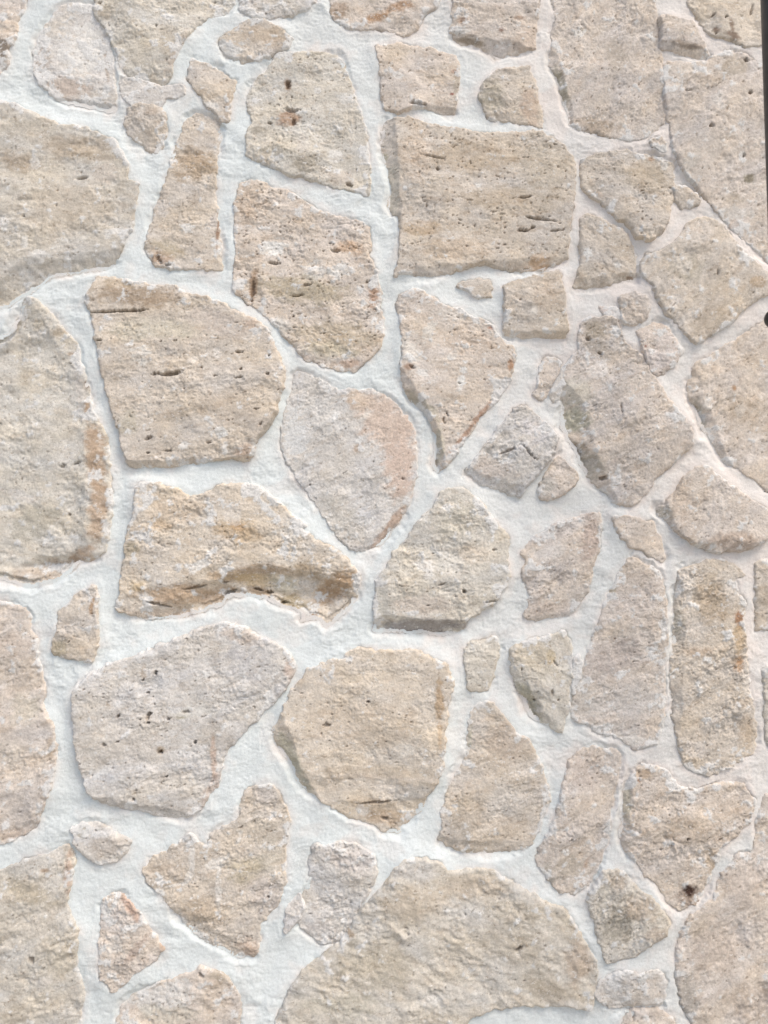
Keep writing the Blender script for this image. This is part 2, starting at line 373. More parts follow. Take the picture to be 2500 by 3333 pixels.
S('T3 505,-120 510,0 520,100 500,180 490,320 540,400 560,500 595,600 600,650 700,690 800,715 950,735 1010,715 1090,660 1130,600 1110,500 1100,400 1090,280 1070,160 1060,60 1050,-120', 'pink', h=14, smear=0.3, pit=0.3,
  cuts=[('T3 625,620 520,270', 0.6)],
  blobs=[('T3', 545, 440, 28, 130, -16, (164, 160, 140), 0.7), ('T3', 840, 270, 60, 90, 0, (168, 154, 136), 0.4), ('T3', 740, 660, 140, 40, 12, (168, 146, 120), 0.55), ('T3', 680, 230, 30, 110, -25, (222, 212, 202), 0.6), ('T3', 650, 160, 30, 30, 0, WHITE, 0.7), ('T3', 620, 340, 30, 30, 0, (222, 214, 206), 0.6), ('T3', 1040, 690, 70, 40, -20, (216, 208, 198), 0.6)], bed=-50)
S('T2 1130,-120 1128,30 1125,110 1110,150 1150,200 1270,225 1350,275 T3 190,285 300,262 390,240 405,180 415,80 425,-120', 'pink', h=14, smear=0.25, pit=0.3,
  cuts=[('T3 410,250 -40,150', 0.7)],
  blobs=[('T2', 1215, 205, 80, 14, 14, (140, 122, 98), 0.7), ('T2', 1170, 100, 50, 18, -15, (160, 116, 84), 0.6), ('T2', 1480, 90, 40, 12, -15, (160, 120, 92), 0.6), ('T2', 1530, 180, 60, 90, 0, (206, 184, 164), 0.6), ('T2', 1170, 155, 60, 14, 0, WHITE, 0.5), ('T2', 1380, 155, 14, 12, 0, (140, 84, 56), 0.6)])
S('T2 450,-120 460,40 480,90 560,130 620,140 700,140 780,150 860,175 910,140 960,60 1040,0 1040,-120', 'pink', h=13, smear=0.3,
  blobs=[('T2', 690, 90, 80, 28, -18, (176, 128, 84), 0.8), ('T2', 830, 30, 90, 28, -18, (178, 136, 100), 0.8), ('T2', 500, 40, 50, 50, 0, (168, 140, 116), 0.7), ('T2', 500, 120, 70, 30, 0, (180, 174, 160), 0.6)])
S('T3 1090,70 1180,90 1250,100 1290,180 1330,250 1365,290 1280,278 1180,255 1095,245 1100,160', 'pink', h=15, smear=0.2, cuts=[('T3 1350,255 1080,215', 0.8)],
  blobs=[('T3', 1220, 235, 130, 20, 6, (120, 100, 78), 0.6)])
S('T3 1240,-120 1245,0 1290,80 1340,140 1370,170 1450,190 1520,215 1560,240 1620,230 1760,220 1760,-120', 'ochre', h=14, smear=0.15, pit=0.3,
  blobs=[('T3', 1385, 150, 24, 18, 0, (110, 84, 66), 0.8), ('T3', 1480, 180, 50, 26, 20, (112, 86, 70), 0.8), ('T3', 1470, 130, 12, 40, -10, (130, 100, 80), 0.7)],
  holes=[('T3', 1440, 78, 8, 7, 0, 7), ('T3', 1375, 65, 30, 5, -35, 4), ('T3', 1585, 30, 5, 40, 15, 4)])
S('T3 1110,320 1250,330 1340,320 1390,290 1440,260 1550,280 1620,330 1820,400 1840,900 1800,1480 1659,1375 1560,1290 1480,1220 1400,1130 1340,1060 1260,970 1200,880 1150,780 1150,680 1120,560 1110,440', 'pink', h=13, smear=0.35, pit=0.3, bed=-40,
  blobs=[('T3', 1480, 350, 80, 60, 0, (176, 162, 140), 0.5), ('T3', 1200, 360, 90, 30, 0, (216, 206, 194), 0.6), ('T3', 1400, 530, 30, 60, 0, (224, 218, 210), 0.6), ('T3', 1250, 860, 60, 60, 0, (190, 186, 176), 0.5), ('T3', 1570, 945, 36, 22, 20, (120, 112, 82), 0.7), ('T3', 1530, 830, 16, 20, 0, WHITE, 0.8), ('T3', 1470, 1060, 80, 30, 0, (178, 164, 144), 0.5), ('T3', 1500, 1140, 90, 40, 0, (216, 212, 206), 0.6), ('T3', 1350, 820, 130, 120, 0, (208, 198, 188), 0.5)],
  holes=[('T3', 1550, 312, 12, 8, 50, 7), ('T3', 1565, 497, 10, 8, 30, 7), ('T3', 1350, 678, 10, 7, 50, 7), ('T3', 1540, 825, 6, 10, 0, 6), ('T3', 1425, 1065, 5, 5, 0, 6), ('T3', 1230, 478, 26, 6, 0, 4)])
S('T3 665,850 720,835 830,805 920,800 1010,820 1100,850 1165,880 1155,960 1150,1060 1130,1140 1110,1200 1080,1250 1010,1285 960,1270 920,1210 850,1160 770,1085 700,1050 665,1010 665,920', 'tan', h=14, smear=0.2, pit=0.7,
  blobs=[('T3', 1040, 840, 20, 14, 0, (170, 120, 80), 0.6), ('T3', 1030, 950, 120, 90, 20, (184, 166, 140), 0.5), ('T3', 1110, 880, 20, 26, 0, WHITE, 0.6), ('T3', 740, 1040, 40, 20, 40, BROWN, 0.5)])
S('T3 1165,1000 1220,1000 1290,1040 1295,1085 1250,1110 1190,1110 1160,1060', 'tan', h=9, smear=0.4, lap=0.6)
S('T3 1040,745 1085,730 1112,770 1105,805 1060,790', 'warm', h=7, smear=0.5, lap=0.7)
S('T3 690,1145 760,1180 850,1210 910,1260 940,1330 950,1420 955,1490 870,1500 760,1530 690,1540 620,1535 650,1480 660,1400 650,1330 660,1250 660,1180', 'tan', h=13, smear=0.2, pit=0.4, cuts=[('T3 960,1470 640,1490', 0.6)], rough=0.8, bed=20,
  blobs=[('T3', 690, 1360, 30, 26, -20, WHITE, 0.9), ('T3', 930, 1490, 22, 12, 0, (136, 104, 76), 0.7), ('T3', 855, 1425, 22, 14, 0, WHITE, 0.6)])
S('T3 1240,1200 1290,1165 1350,1160 1420,1210 1480,1290 1550,1380 1640,1460 1740,1540 M3 1720,235 1620,265 1540,330 1460,410 1370,465 1280,515 1245,495 1200,440 1120,350 1060,270 1040,200 985,150 985,85 1015,45 T3 1110,1345 1180,1300', 'tan', h=15, smear=0.3, pit=0.45, bed=-45,
  blobs=[('T3', 1230, 1440, 90, 70, 0, (176, 168, 146), 0.5), ('T3', 1300, 1230, 70, 60, 0, (216, 206, 196), 0.6), ('M3', 1200, 90, 50, 60, 0, (220, 212, 202), 0.6), ('M3', 1610, 195, 40, 30, 0, (190, 158, 118), 0.6), ('M3', 1350, 390, 130, 70, -30, (180, 160, 134), 0.5), ('M3', 1160, 300, 30, 40, 0, (220, 212, 204), 0.6)],
  holes=[('M3', 1390, 140, 5, 18, 0, 5)])
S('M2 1145,205 1230,180 1320,185 1330,220 1320,262 1255,265 1190,225', 'tan', h=7, smear=0.3, lap=0.7, edge=4)
S('M3 245,210 320,190 440,160 525,130 545,210 560,300 568,400 565,485 430,478 250,480 245,400 242,300', 'tan', h=21, smear=0.15, pit=0.4, rough=0.8, edge=6, cuts=[('M3 575,455 235,455', 0.9)],
  blobs=[('M3', 395, 355, 20, 26, 0, (222, 216, 206), 0.8), ('M3', 470, 250, 80, 110, 0, (208, 186, 162), 0.5)], label='small square tan stone standing proud')
S('M2 815,310 840,260 900,235 960,245 1010,290 1070,320 1160,345 1250,390 1330,420 1350,470 1400,550 1440,540 1448,600 1430,700 1410,760 1340,840 1270,910 1220,980 1170,1060 1130,1120 1080,1180 1040,1220 1010,1180 1020,1120 1030,1040 1020,970 960,880 900,820 860,750 840,690 850,600 855,500 840,430 840,380', 'warm', h=17, smear=0.4, pit=0.45, rough=0.9, edge=7,
  cuts=[('M2 1075,1200 1065,1010', 0.8), ('M2 1060,1020 840,720', 0.75)],
  blobs=[('M2', 960, 860, 120, 26, 40, (170, 164, 140), 0.6), ('M2', 1045, 1080, 26, 110, 0, (194, 188, 164), 0.6), ('M2', 1130, 370, 90, 26, 10, (222, 214, 204), 0.8), ('M2', 990, 460, 30, 60, 20, (222, 216, 206), 0.8), ('M2', 890, 560, 40, 110, -20, (224, 218, 208), 0.7), ('M2', 1120, 590, 24, 50, 40, WHITE, 0.8), ('M2', 1165, 720, 26, 60, 10, WHITE, 0.9), ('M2', 960, 690, 40, 30, 0, WHITE, 0.7), ('M2', 1360, 740, 40, 50, 0, (224, 214, 200), 0.7), ('M2', 1430, 640, 18, 30, 10, (184, 130, 88), 0.8), ('M2', 1200, 520, 140, 90, 0, (208, 186, 164), 0.5), ('M2', 1330, 440, 20, 12, 0, (190, 110, 84), 0.6), ('M2', 1230, 960, 14, 220, 38, (172, 122, 92), 0.7), ('M2', 880, 650, 26, 18, 0, (166, 118, 88), 0.6)],
  holes=[('M2', 900, 655, 14, 8, 20, 6), ('M2', 1070, 940, 8, 22, -20, 5), ('M2', 1090, 905, 6, 14, -20, 5), ('M2', 1185, 888, 5, 5, 0, 5)], label='guitar-shaped warm stone tapering to a point')
S('M3 650,440 700,385 760,390 830,390 860,470 900,530 960,580 1010,650 1060,740 1120,830 1180,910 1240,1000 1245,1080 1200,1110 1120,1190 1050,1260 990,1340 940,1400 840,1385 800,1320 730,1280 680,1220 640,1130 600,1060 560,980 550,900 570,850 540,780 560,700 600,620 650,560 640,490', 'pink', h=19, smear=0.35, pit=0.35, rough=1.3, edge=8, bed=-30,
  cuts=[('M3 850,1380 735,1130', 0.8), ('M3 745,1150 660,820', 0.65)],
  blobs=[('M3', 620, 930, 70, 70, 20, (170, 170, 146), 0.7), ('M3', 700, 1180, 60, 90, -25, (166, 162, 148), 0.6), ('M3', 720, 450, 60, 50, 20, (160, 146, 122), 0.6), ('M3', 740, 560, 70, 40, 30, (160, 148, 130), 0.45), ('M3', 740, 660, 70, 60, -20, (228, 222, 216), 0.8), ('M3', 850, 520, 60, 40, 40, (222, 214, 206), 0.6), ('M3', 640, 780, 90, 70, 0, (204, 200, 184), 0.6), ('M3', 640, 1080, 60, 30, 10, (156, 144, 122), 0.5)],
  holes=[('M3', 690, 495, 16, 14, 0, 8), ('M3', 770, 1255, 18, 12, 0, 8), ('M3', 760, 580, 18, 8, 20, 6), ('M3', 865, 880, 4, 30, 0, 4)])
S('M1 130,275 190,300 230,330 280,380 300,430 360,480 410,550 430,630 450,720 480,820 500,900 550,1000 570,1100 580,1230 595,1350 590,1450 560,1560 N1 575,170 570,240 555,310 500,360 400,390 330,460 270,490 180,510 120,510 60,490 0,480 -330,480 M1 -330,590 0,470 50,430 100,350', 'cream', h=18, smear=0.4, pit=0.2, lap=0.4, edge=8, rough=1.1, bed=14,
  cuts=[('M1 470,1650 440,740', 0.4), ('N1 560,320 170,345', 0.45), ('N1 200,345 -50,480', 0.45)],
  blobs=[('M1', 510, 1150, 50, 200, -8, (184, 150, 118), 0.8), ('M1', 530, 1420, 50, 180, 4, (190, 160, 132), 0.8), ('M1', 460, 880, 22, 60, -6, (186, 150, 116), 0.8), ('M1', 455, 745, 14, 26, 0, (96, 66, 46), 0.6), ('M1', 220, 600, 110, 60, -20, (218, 214, 204), 0.7), ('M1', 230, 830, 100, 70, -25, (220, 217, 208), 0.7), ('M1', 420, 770, 30, 180, -8, (222, 214, 204), 0.6), ('M1', 360, 1100, 70, 60, 30, (220, 216, 208), 0.6), ('M1', 120, 1360, 130, 26, 20, (222, 218, 212), 0.7), ('M1', 180, 1480, 160, 90, -10, (186, 180, 162), 0.6), ('M1', 110, 690, 50, 50, -40, (184, 170, 146), 0.6), ('M1', 310, 460, 40, 30, 0, (184, 162, 132), 0.6), ('M1', 190, 410, 40, 30, 0, (186, 172, 146), 0.5), ('N1', 300, 420, 260, 60, -8, (196, 174, 152), 0.7), ('N1', 420, 350, 90, 30, -25, (170, 138, 108), 0.6), ('M1', 375, 575, 24, 14, -20, (170, 136, 104), 0.6)],
  holes=[('M1', 325, 1185, 22, 12, 0, 6), ('M1', 410, 1170, 30, 7, -20, 5), ('N1', 365, 122, 10, 6, 0, 5), ('M1', 458, 740, 9, 20, 0, 5)])
S('M1 525,165 640,180 760,200 830,220 930,215 1000,260 1080,275 1180,300 1280,360 1370,400 1430,450 1470,530 1510,620 1525,680 1500,790 1475,900 1430,970 1370,1040 1360,1120 1330,1150 1220,1140 1050,1165 900,1180 760,1185 690,1178 670,1080 640,980 610,890 580,780 550,680 530,560 510,440 490,360 460,280 500,210', 'tan', h=22, smear=0.25, pit=0.4, edge=7, lap=0.15, rough=1.0, tilt=(0, -0.015), bed=-3,
  cuts=[('M1 480,350 850,345', -0.0), ('M1 1375,1135 680,1160', 1.0), ('M1 900,345 480,352', -0.0)],
  blobs=[('M1', 760, 270, 240, 60, 5, (172, 148, 122), 0.8), ('M1', 640, 200, 110, 26, 8, (200, 174, 140), 0.6), ('M1', 800, 450, 260, 60, 0, (206, 198, 178), 0.7), ('M1', 1160, 420, 150, 70, 20, (208, 194, 182), 0.7), ('M1', 760, 590, 60, 50, -20, (220, 216, 208), 0.8), ('M1', 1170, 580, 20, 30, 0, (224, 218, 210), 0.7), ('M1', 1190, 1015, 50, 34, 20, WHITE, 0.9), ('M1', 1215, 1085, 22, 40, 0, WHITE, 0.8), ('M1', 990, 1080, 26, 20, 0, WHITE, 0.7), ('M1', 1360, 430, 50, 50, 30, (206, 178, 158), 0.6), ('M1', 1250, 870, 160, 90, 0, (186, 170, 152), 0.5), ('M1', 900, 920, 110, 26, -8, (176, 160, 140), 0.5), ('M1', 700, 950, 60, 60, 0, (194, 186, 164), 0.6), ('M1', 1330, 1110, 50, 40, 0, (196, 166, 142), 0.6), ('M1', 1040, 620, 20, 40, 40, (222, 214, 204), 0.6)],
  holes=[('M1', 920, 690, 72, 12, -3, 12), ('M1', 640, 350, 160, 7, -2, 8), ('M1', 1290, 573, 18, 7, 0, 8), ('M1', 1452, 592, 8, 8, 0, 8), ('M1', 1300, 665, 7, 5, 0, 6), ('M1', 1160, 702, 8, 5, 0, 6), ('M1', 1290, 712, 22, 4, 0, 6), ('M1', 1445, 692, 9, 6, 0, 7), ('M1', 535, 510, 16, 5, 0, 6), ('M1', 800, 1040, 28, 10, -20, 5), ('M1', 1130, 1063, 22, 7, -10, 6), ('M1', 1385, 882, 14, 4, 0, 6), ('M1', 910, 1107, 30, 4, 0, 5), ('M1', 798, 1118, 9, 5, 0, 6), ('M1', 942, 512, 10, 4, 0, 5), ('M1', 866, 517, 6, 4, 0, 5), ('M1', 1408, 966, 9, 6, -30, 5)], label='large blocky stone with a slot-shaped hole')
S('M2 270,680 330,690 420,735 500,780 580,775 660,770 720,790 790,840 850,900 900,970 920,1080 920,1180 910,1280 880,1380 840,1460 770,1560 720,1610 650,1640 590,1645 500,1570 420,1450 350,1350 280,1250 210,1150 190,1060 200,930 230,840', 'grey', h=14, smear=0.4, pit=0.12, rough=0.9, edge=8, lap=0.5, bed=-30,
  cuts=[('M2 600,1010 790,1290', 0.12), ('M2 860,1440 600,1640', 0.5)],
  blobs=[('M2', 260, 1000, 80, 170, 0, (212, 215, 216), 0.8), ('M2', 430, 900, 120, 150, 0, (208, 206, 202), 0.7), ('M2', 760, 950, 130, 170, -25, (212, 190, 174), 0.95), ('M2', 840, 1180, 80, 200, 5, (210, 186, 170), 0.95), ('M2', 620, 830, 90, 50, 20, (210, 188, 166), 0.9), ('M2', 820, 1180, 40, 50, 0, (176, 150, 132), 0.5), ('M2', 600, 1090, 45, 26, -40, (178, 148, 122), 0.7), ('M2', 480, 1440, 130, 90, 40, (190, 186, 176), 0.5), ('M2', 790, 1500, 26, 150, 38, (184, 146, 118), 0.7), ('M2', 500, 980, 70, 50, 30, (206, 206, 206), 0.6), ('M2', 400, 795, 80, 20, 0, (186, 182, 178), 0.5)],
  holes=[('M2', 345, 1288, 6, 5, 0, 6), ('M2', 367, 1362, 7, 7, 0, 6), ('M2', 850, 1252, 6, 8, 0, 6), ('M2', 690, 1160, 5, 4, 0, 5)], label='heart-shaped stone, grey on the left and pink on the right')
S('M3 290,890 340,870 370,885 430,940 490,990 520,1050 480,1120 430,1200 380,1260 350,1300 320,1350 270,1340 180,1305 90,1260 35,1220 80,1160 140,1080 190,1010 250,930', 'grey', h=20, smear=0.35, pit=0.05, rough=1.7, edge=7, bed=-25, tilt=(0.01, -0.02),
  cuts=[('M3 350,1310 30,1190', 0.6)],
  blobs=[('M3', 400, 1000, 80, 60, 30, (206, 204, 206), 0.8), ('M3', 170, 1200, 110, 60, 20, (200, 184, 170), 0.6), ('M3', 240, 1020, 50, 24, -20, (178, 170, 158), 0.6)],
  holes=[('M3', 250, 1108, 50, 7, -20, 5), ('M3', 360, 1110, 60, 6, 50, 5)])
S('M3 490,1190 530,1130 570,1165 635,1235 600,1290 550,1340 490,1360 430,1355 430,1290 470,1240', 'warm', h=16, smear=0.2, pit=0.2, edge=6, lap=0.2,
  blobs=[('M3', 465, 1300, 40, 50, 0, (186, 182, 174), 0.8), ('M3', 455, 1270, 14, 20, 0, (150, 148, 144), 0.6)])
S('M3 440,640 480,600 540,620 530,680 490,740 470,800 430,830 400,790 430,720', 'pink', h=8, smear=0.5, lap=0.7, rough=1.2, holes=[('M3', 452, 884, 7, 7, 0, 5)])
S('M3 870,280 940,250 1000,270 1015,320 1000,380 920,410 885,390 880,330', 'pink', h=12, smear=0.35, lap=0.5, rough=1.3, grow=6)
S('M3 975,455 1080,415 1110,440 1150,500 1200,560 1170,610 1100,670 1060,680 1020,600 1000,550 985,500', 'rose', h=11, grow=7, smear=0.45, pit=0.3, lap=0.5, cuts=[('M3 1210,560 1090,690', 0.5)],
  blobs=[('M3', 1000, 540, 8, 8, 0, (150, 60, 40), 0.7), ('M3', 1155, 517, 9, 9, 0, (160, 120, 70), 0.7)])
S('M3 760,320 800,330 850,330 880,400 855,450 835,395 790,375', 'rose', h=8, smear=0.45, lap=0.7)
S('M3 1270,640 1340,610 1440,530 1540,480 1600,440 1660,400 1800,330 1860,800 1800,1360 1659,1310 1600,1260 1520,1200 1440,1150 1400,1080 1360,1020 1330,1000 1290,920 1270,850 1250,780 1250,720 1280,710', 'warm', h=17, smear=0.25, pit=0.6, edge=7, bed=-50, rough=0.9,
  cuts=[('M3 1470,1180 1345,880', 0.7), ('M3 1350,900 1280,640', 0.6)],
  blobs=[('M3', 1300, 900, 30, 90, -20, (172, 166, 148), 0.6), ('M3', 1345, 850, 30, 50, -10, (226, 218, 208), 0.8), ('M3', 1590, 1040, 60, 36, 0, (222, 212, 202), 0.7), ('M3', 1520, 880, 30, 40, 0, WHITE, 0.5), ('M3', 1485, 765, 12, 16, 0, (170, 120, 70), 0.8), ('M3', 1560, 880, 130, 70, 0, (186, 166, 142), 0.5)])
S('M3 1320,1185 1370,1230 1430,1290 1500,1330 1600,1400 1690,1460 1700,1510 1640,1590 1600,1610 1500,1640 1400,1652 1310,1622 1210,1560 1160,1520 1080,1440 1072,1412 1130,1400 1130,1380 1180,1320 1200,1270 1260,1220', 'pink', h=20, smear=0.3, pit=0.3, edge=8, lap=0.1, bed=-45, rough=0.9, tilt=(0.01, -0.02),
  cuts=[('M3 1170,1550 1125,1370', 0.8), ('M3 1660,1590 1180,1600', 0.8)],
  blobs=[('M3', 1110, 1440, 40, 40, 30, (170, 164, 146), 0.6), ('M3', 1410, 1390, 22, 60, -10, (226, 216, 206), 0.6), ('M3', 1200, 1400, 60, 120, 0, (206, 186, 166), 0.6), ('M3', 1480, 1590, 130, 50, 0, (190, 166, 148), 0.6)], label='rounded pink stone standing proud, shadow beneath')
S('N2 1040,60 1075,0 1160,-15 1240,30 1310,120 1380,200 1420,270 1410,370 1415,460 1390,520 1350,590 1270,630 1190,690 1180,730 1090,775 960,765 860,762 690,755 700,700 700,600 705,490 750,430 810,340 880,240 940,170 1000,110', 'cream', h=20, smear=0.4, pit=0.35, edge=8, lap=0.3, rough=1.25,
  cuts=[('N2 1200,692 740,672', 1.1), ('N2 790,700 760,480', 0.35)],
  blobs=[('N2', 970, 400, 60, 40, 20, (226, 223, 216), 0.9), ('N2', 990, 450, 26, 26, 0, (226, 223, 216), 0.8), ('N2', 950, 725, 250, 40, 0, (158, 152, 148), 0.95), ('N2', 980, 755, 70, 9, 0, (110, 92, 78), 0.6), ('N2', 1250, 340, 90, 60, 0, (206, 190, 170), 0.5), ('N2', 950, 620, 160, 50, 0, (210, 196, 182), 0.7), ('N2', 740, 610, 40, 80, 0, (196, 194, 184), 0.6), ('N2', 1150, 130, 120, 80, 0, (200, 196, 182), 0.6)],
  holes=[('N2', 1180, 537, 14, 10, 0, 9), ('N2', 985, 612, 8, 5, -20, 5), ('N2', 1340, 315, 14, 7, 0, 6), ('N2', 1060, 500, 30, 6, -20, 5), ('N2', 1320, 595, 40, 5, -5, 4)], label='pale stone with a grey underside')
S('N3 600,150 700,120 765,120 765,200 745,300 710,440 690,530 640,600 600,660 480,680 370,700 345,670 375,620 380,540 345,480 340,420 370,380 340,340 380,270 470,210', 'pink', h=15, smear=0.35, pit=0.15, rough=1.2, bed=-35,
  cuts=[('N3 690,120 640,480', -0.0), ('N3 640,640 330,690', 0.3)],
  blobs=[('N3', 540, 440, 90, 60, 20, (170, 164, 162), 0.6), ('N3', 480, 230, 110, 50, -15, (186, 176, 170), 0.6), ('N3', 470, 330, 110, 40, -10, (208, 204, 200), 0.6), ('N3', 700, 250, 50, 130, 6, (194, 172, 160), 0.7), ('N3', 480, 620, 120, 40, 0, (192, 176, 164), 0.6), ('N3', 640, 560, 40, 50, 0, (176, 168, 160), 0.5)])
S('N3 830,135 900,135 960,145 1010,165 1050,170 1085,250 1110,340 1105,385 1050,345 980,310 910,280 880,250 850,190', 'warm', h=9, smear=0.15, lap=0.6, pit=0.2, rough=0.6, edge=5)
S('N3 930,360 1000,390 1080,430 1100,520 1115,650 1115,800 1105,950 1110,1100 1105,1230 1080,1320 1060,1370 960,1395 850,1330 770,1310 700,1270 620,1230 600,1180 630,1100 670,1020 680,930 710,830 760,710 790,610 840,510 880,420', 'pink', h=14, smear=0.4, pit=0.15, lap=0.5, rough=1.0, bed=-20,
  cuts=[('N3 810,610 880,420', 0.0)],
  blobs=[('N3', 850, 900, 150, 90, -10, (192, 178, 170), 0.6), ('N3', 900, 1130, 220, 80, -5, (206, 202, 198), 0.6), ('N3', 660, 1150, 70, 80, 0, (182, 180, 176), 0.5), ('N3', 1000, 900, 90, 14, -5, (220, 212, 206), 0.7), ('N3', 840, 1290, 160, 40, 8, (190, 186, 182), 0.4), ('N3', 960, 1350, 120, 30, 0, (218, 214, 208), 0.7), ('N3', 960, 560, 120, 120, 0, (204, 190, 178), 0.5), ('N3', 830, 530, 14, 60, 20, (166, 152, 120), 0.6)])
S('N3 1195,420 1280,400 1350,375 1420,375 1500,400 1540,450 1490,480 1500,560 1545,600 1525,700 1540,830 1555,960 1570,1080 1585,1200 1605,1320 1600,1410 1520,1460 1440,1500 1340,1535 1270,1520 1220,1480 1200,1400 1175,1300 1160,1180 1155,1050 1150,900 1170,780 1180,650 1175,560', 'tan', h=16, smear=0.4, pit=0.3, rough=1.6, edge=9, bed=-35,
  cuts=[('N3 1190,1300 1230,560', 0.4)],
  blobs=[('N3', 1370, 620, 90, 120, 0, (188, 166, 138), 0.7), ('N3', 1230, 550, 40, 130, 0, (222, 214, 204), 0.7), ('N3', 1510, 690, 22, 50, 0, (168, 112, 70), 0.8), ('N3', 1500, 800, 36, 70, 10, (206, 176, 136), 0.8), ('N3', 1510, 940, 40, 50, 0, (196, 140, 84), 0.7), ('N3', 1260, 760, 50, 60, 0, (222, 212, 200), 0.6), ('N3', 1290, 870, 70, 26, 0, BROWN, 0.5), ('N3', 1550, 1000, 26, 120, -5, (222, 214, 204), 0.6), ('N3', 1530, 1140, 60, 26, 0, (176, 158, 138), 0.5), ('N3', 1280, 1400, 50, 40, 0, (222, 214, 206), 0.6), ('N3', 1560, 1300, 40, 80, 0, (196, 168, 134), 0.5), ('N3', 1190, 700, 30, 80, 0, (180, 176, 160), 0.5)])
S('N3 1610,400 1640,380 1800,380 1800,740 1660,740 1615,750 1620,600 1610,480', 'tan', h=12, smear=0.2, blobs=[('N3', 1650, 560, 60, 60, 0, (184, 166, 140), 0.5)])
S('N3 1648,960 1800,940 1800,1400 1668,1380 1655,1200 1652,1080', 'olive', h=12, smear=0.2)
S('N1 -330,590 0,600 60,610 120,640 150,690 140,750 185,800 180,900 210,990 220,1080 215,1160 260,1260 300,1390 280,1500 265,1600 B1 250,400 220,500 180,590 100,650 0,700 -330,720', 'pink', h=14, smear=0.35, pit=0.25, lap=0.5, rough=1.2, bed=-20,
  blobs=[('N1', 70, 830, 90, 60, 0, (208, 190, 174), 0.6), ('N1', 90, 1000, 110, 110, 0, (192, 178, 162), 0.5), ('N1', 130, 1180, 80, 80, 0, (198, 190, 172), 0.6), ('N1', 60, 1420, 90, 60, -30, (206, 196, 182), 0.6), ('N1', 270, 1390, 26, 60, 0, (180, 156, 128), 0.6), ('B1', 60, 650, 110, 30, 0, (190, 168, 150), 0.6)])
S('N1 500,510 515,560 510,640 515,720 520,780 500,850 485,915 430,905 350,885 275,880 285,820 305,740 310,660 360,610 420,550', 'tan', h=12, smear=0.3, pit=0.25, rough=1.2,
  blobs=[('N1', 495, 620, 14, 50, 10, (178, 138, 98), 0.8), ('N1', 320, 850, 40, 40, 0, (178, 166, 138), 0.7), ('N1', 400, 620, 60, 50, 0, (212, 202, 188), 0.6)])
S('M1 740,1290 830,1285 900,1310 980,1330 1030,1365 1130,1340 1200,1295 1290,1295 1360,1295 1430,1330 1530,1430 1650,1520 N2 190,110 280,190 360,255 450,310 530,370 605,440 600,520 580,600 520,670 430,735 400,700 340,690 290,700 310,660 220,630 160,610 100,580 0,560 N1 1250,560 1180,620 1100,640 1000,670 880,685 760,685 650,640 620,620 655,530 665,440 680,350 680,280 700,200 735,100', 'ochre', h=24, smear=0.5, pit=0.35, edge=8, rough=1.3, lap=0.15, bed=2,
  cuts=[('N2 610,400 380,450', 0.45), ('N2 420,440 30,395', 0.5), ('N1 1400,395 1080,500', 0.45), ('N1 1150,470 650,530', 0.3)],
  blobs=[('N1', 1250, 210, 120, 60, 10, (212, 180, 138), 0.7), ('N1', 1280, 190, 40, 20, 10, (196, 146, 92), 0.5), ('N1', 860, 180, 60, 30, 10, (212, 178, 138), 0.6), ('N1', 1560, 210, 60, 80, 0, (222, 216, 206), 0.6), ('N1', 1080, 400, 60, 26, -20, WHITE, 0.8), ('N1', 1250, 130, 50, 60, 0, (222, 216, 208), 0.5), ('N1', 715, 305, 40, 36, 0, (168, 156, 130), 0.7), ('N1', 1400, 440, 260, 40, -5, (176, 146, 112), 0.75), ('N1', 1380, 480, 130, 34, 5, (214, 186, 140), 0.7), ('N1', 1000, 560, 280, 50, 0, (198, 164, 128), 0.75), ('N1', 740, 510, 50, 30, 0, (206, 176, 126), 0.6), ('N1', 850, 660, 180, 26, 0, (204, 182, 160), 0.6), ('N2', 200, 500, 90, 50, 20, (196, 192, 172), 0.7), ('N2', 470, 530, 130, 70, -35, (180, 146, 110), 0.85), ('N2', 250, 600, 100, 40, 20, (170, 154, 122), 0.8), ('N2', 330, 680, 60, 24, -20, (150, 108, 74), 0.8), ('N2', 320, 520, 50, 60, 0, (212, 208, 202), 0.7), ('N2', 60, 540, 70, 24, 10, (150, 118, 82), 0.7), ('N1', 1640, 420, 120, 40, 10, (176, 156, 128), 0.6), ('N1', 950, 100, 180, 60, 0, (212, 188, 160), 0.5)],
  holes=[('N1', 1230, 545, 36, 12, -20, 8), ('N1', 850, 610, 60, 6, 12, 6), ('N1', 1210, 488, 16, 6, 0, 6), ('N2', 120, 545, 20, 10, 10, 8), ('N2', 200, 600, 14, 8, 0, 7), ('N2', 60, 530, 26, 6, 10, 7), ('N1', 1060, 515, 70, 6, -12, 6), ('N2', 110, 580, 12, 7, 0, 7)], label='broad ochre stone with a ragged brown lower lip')
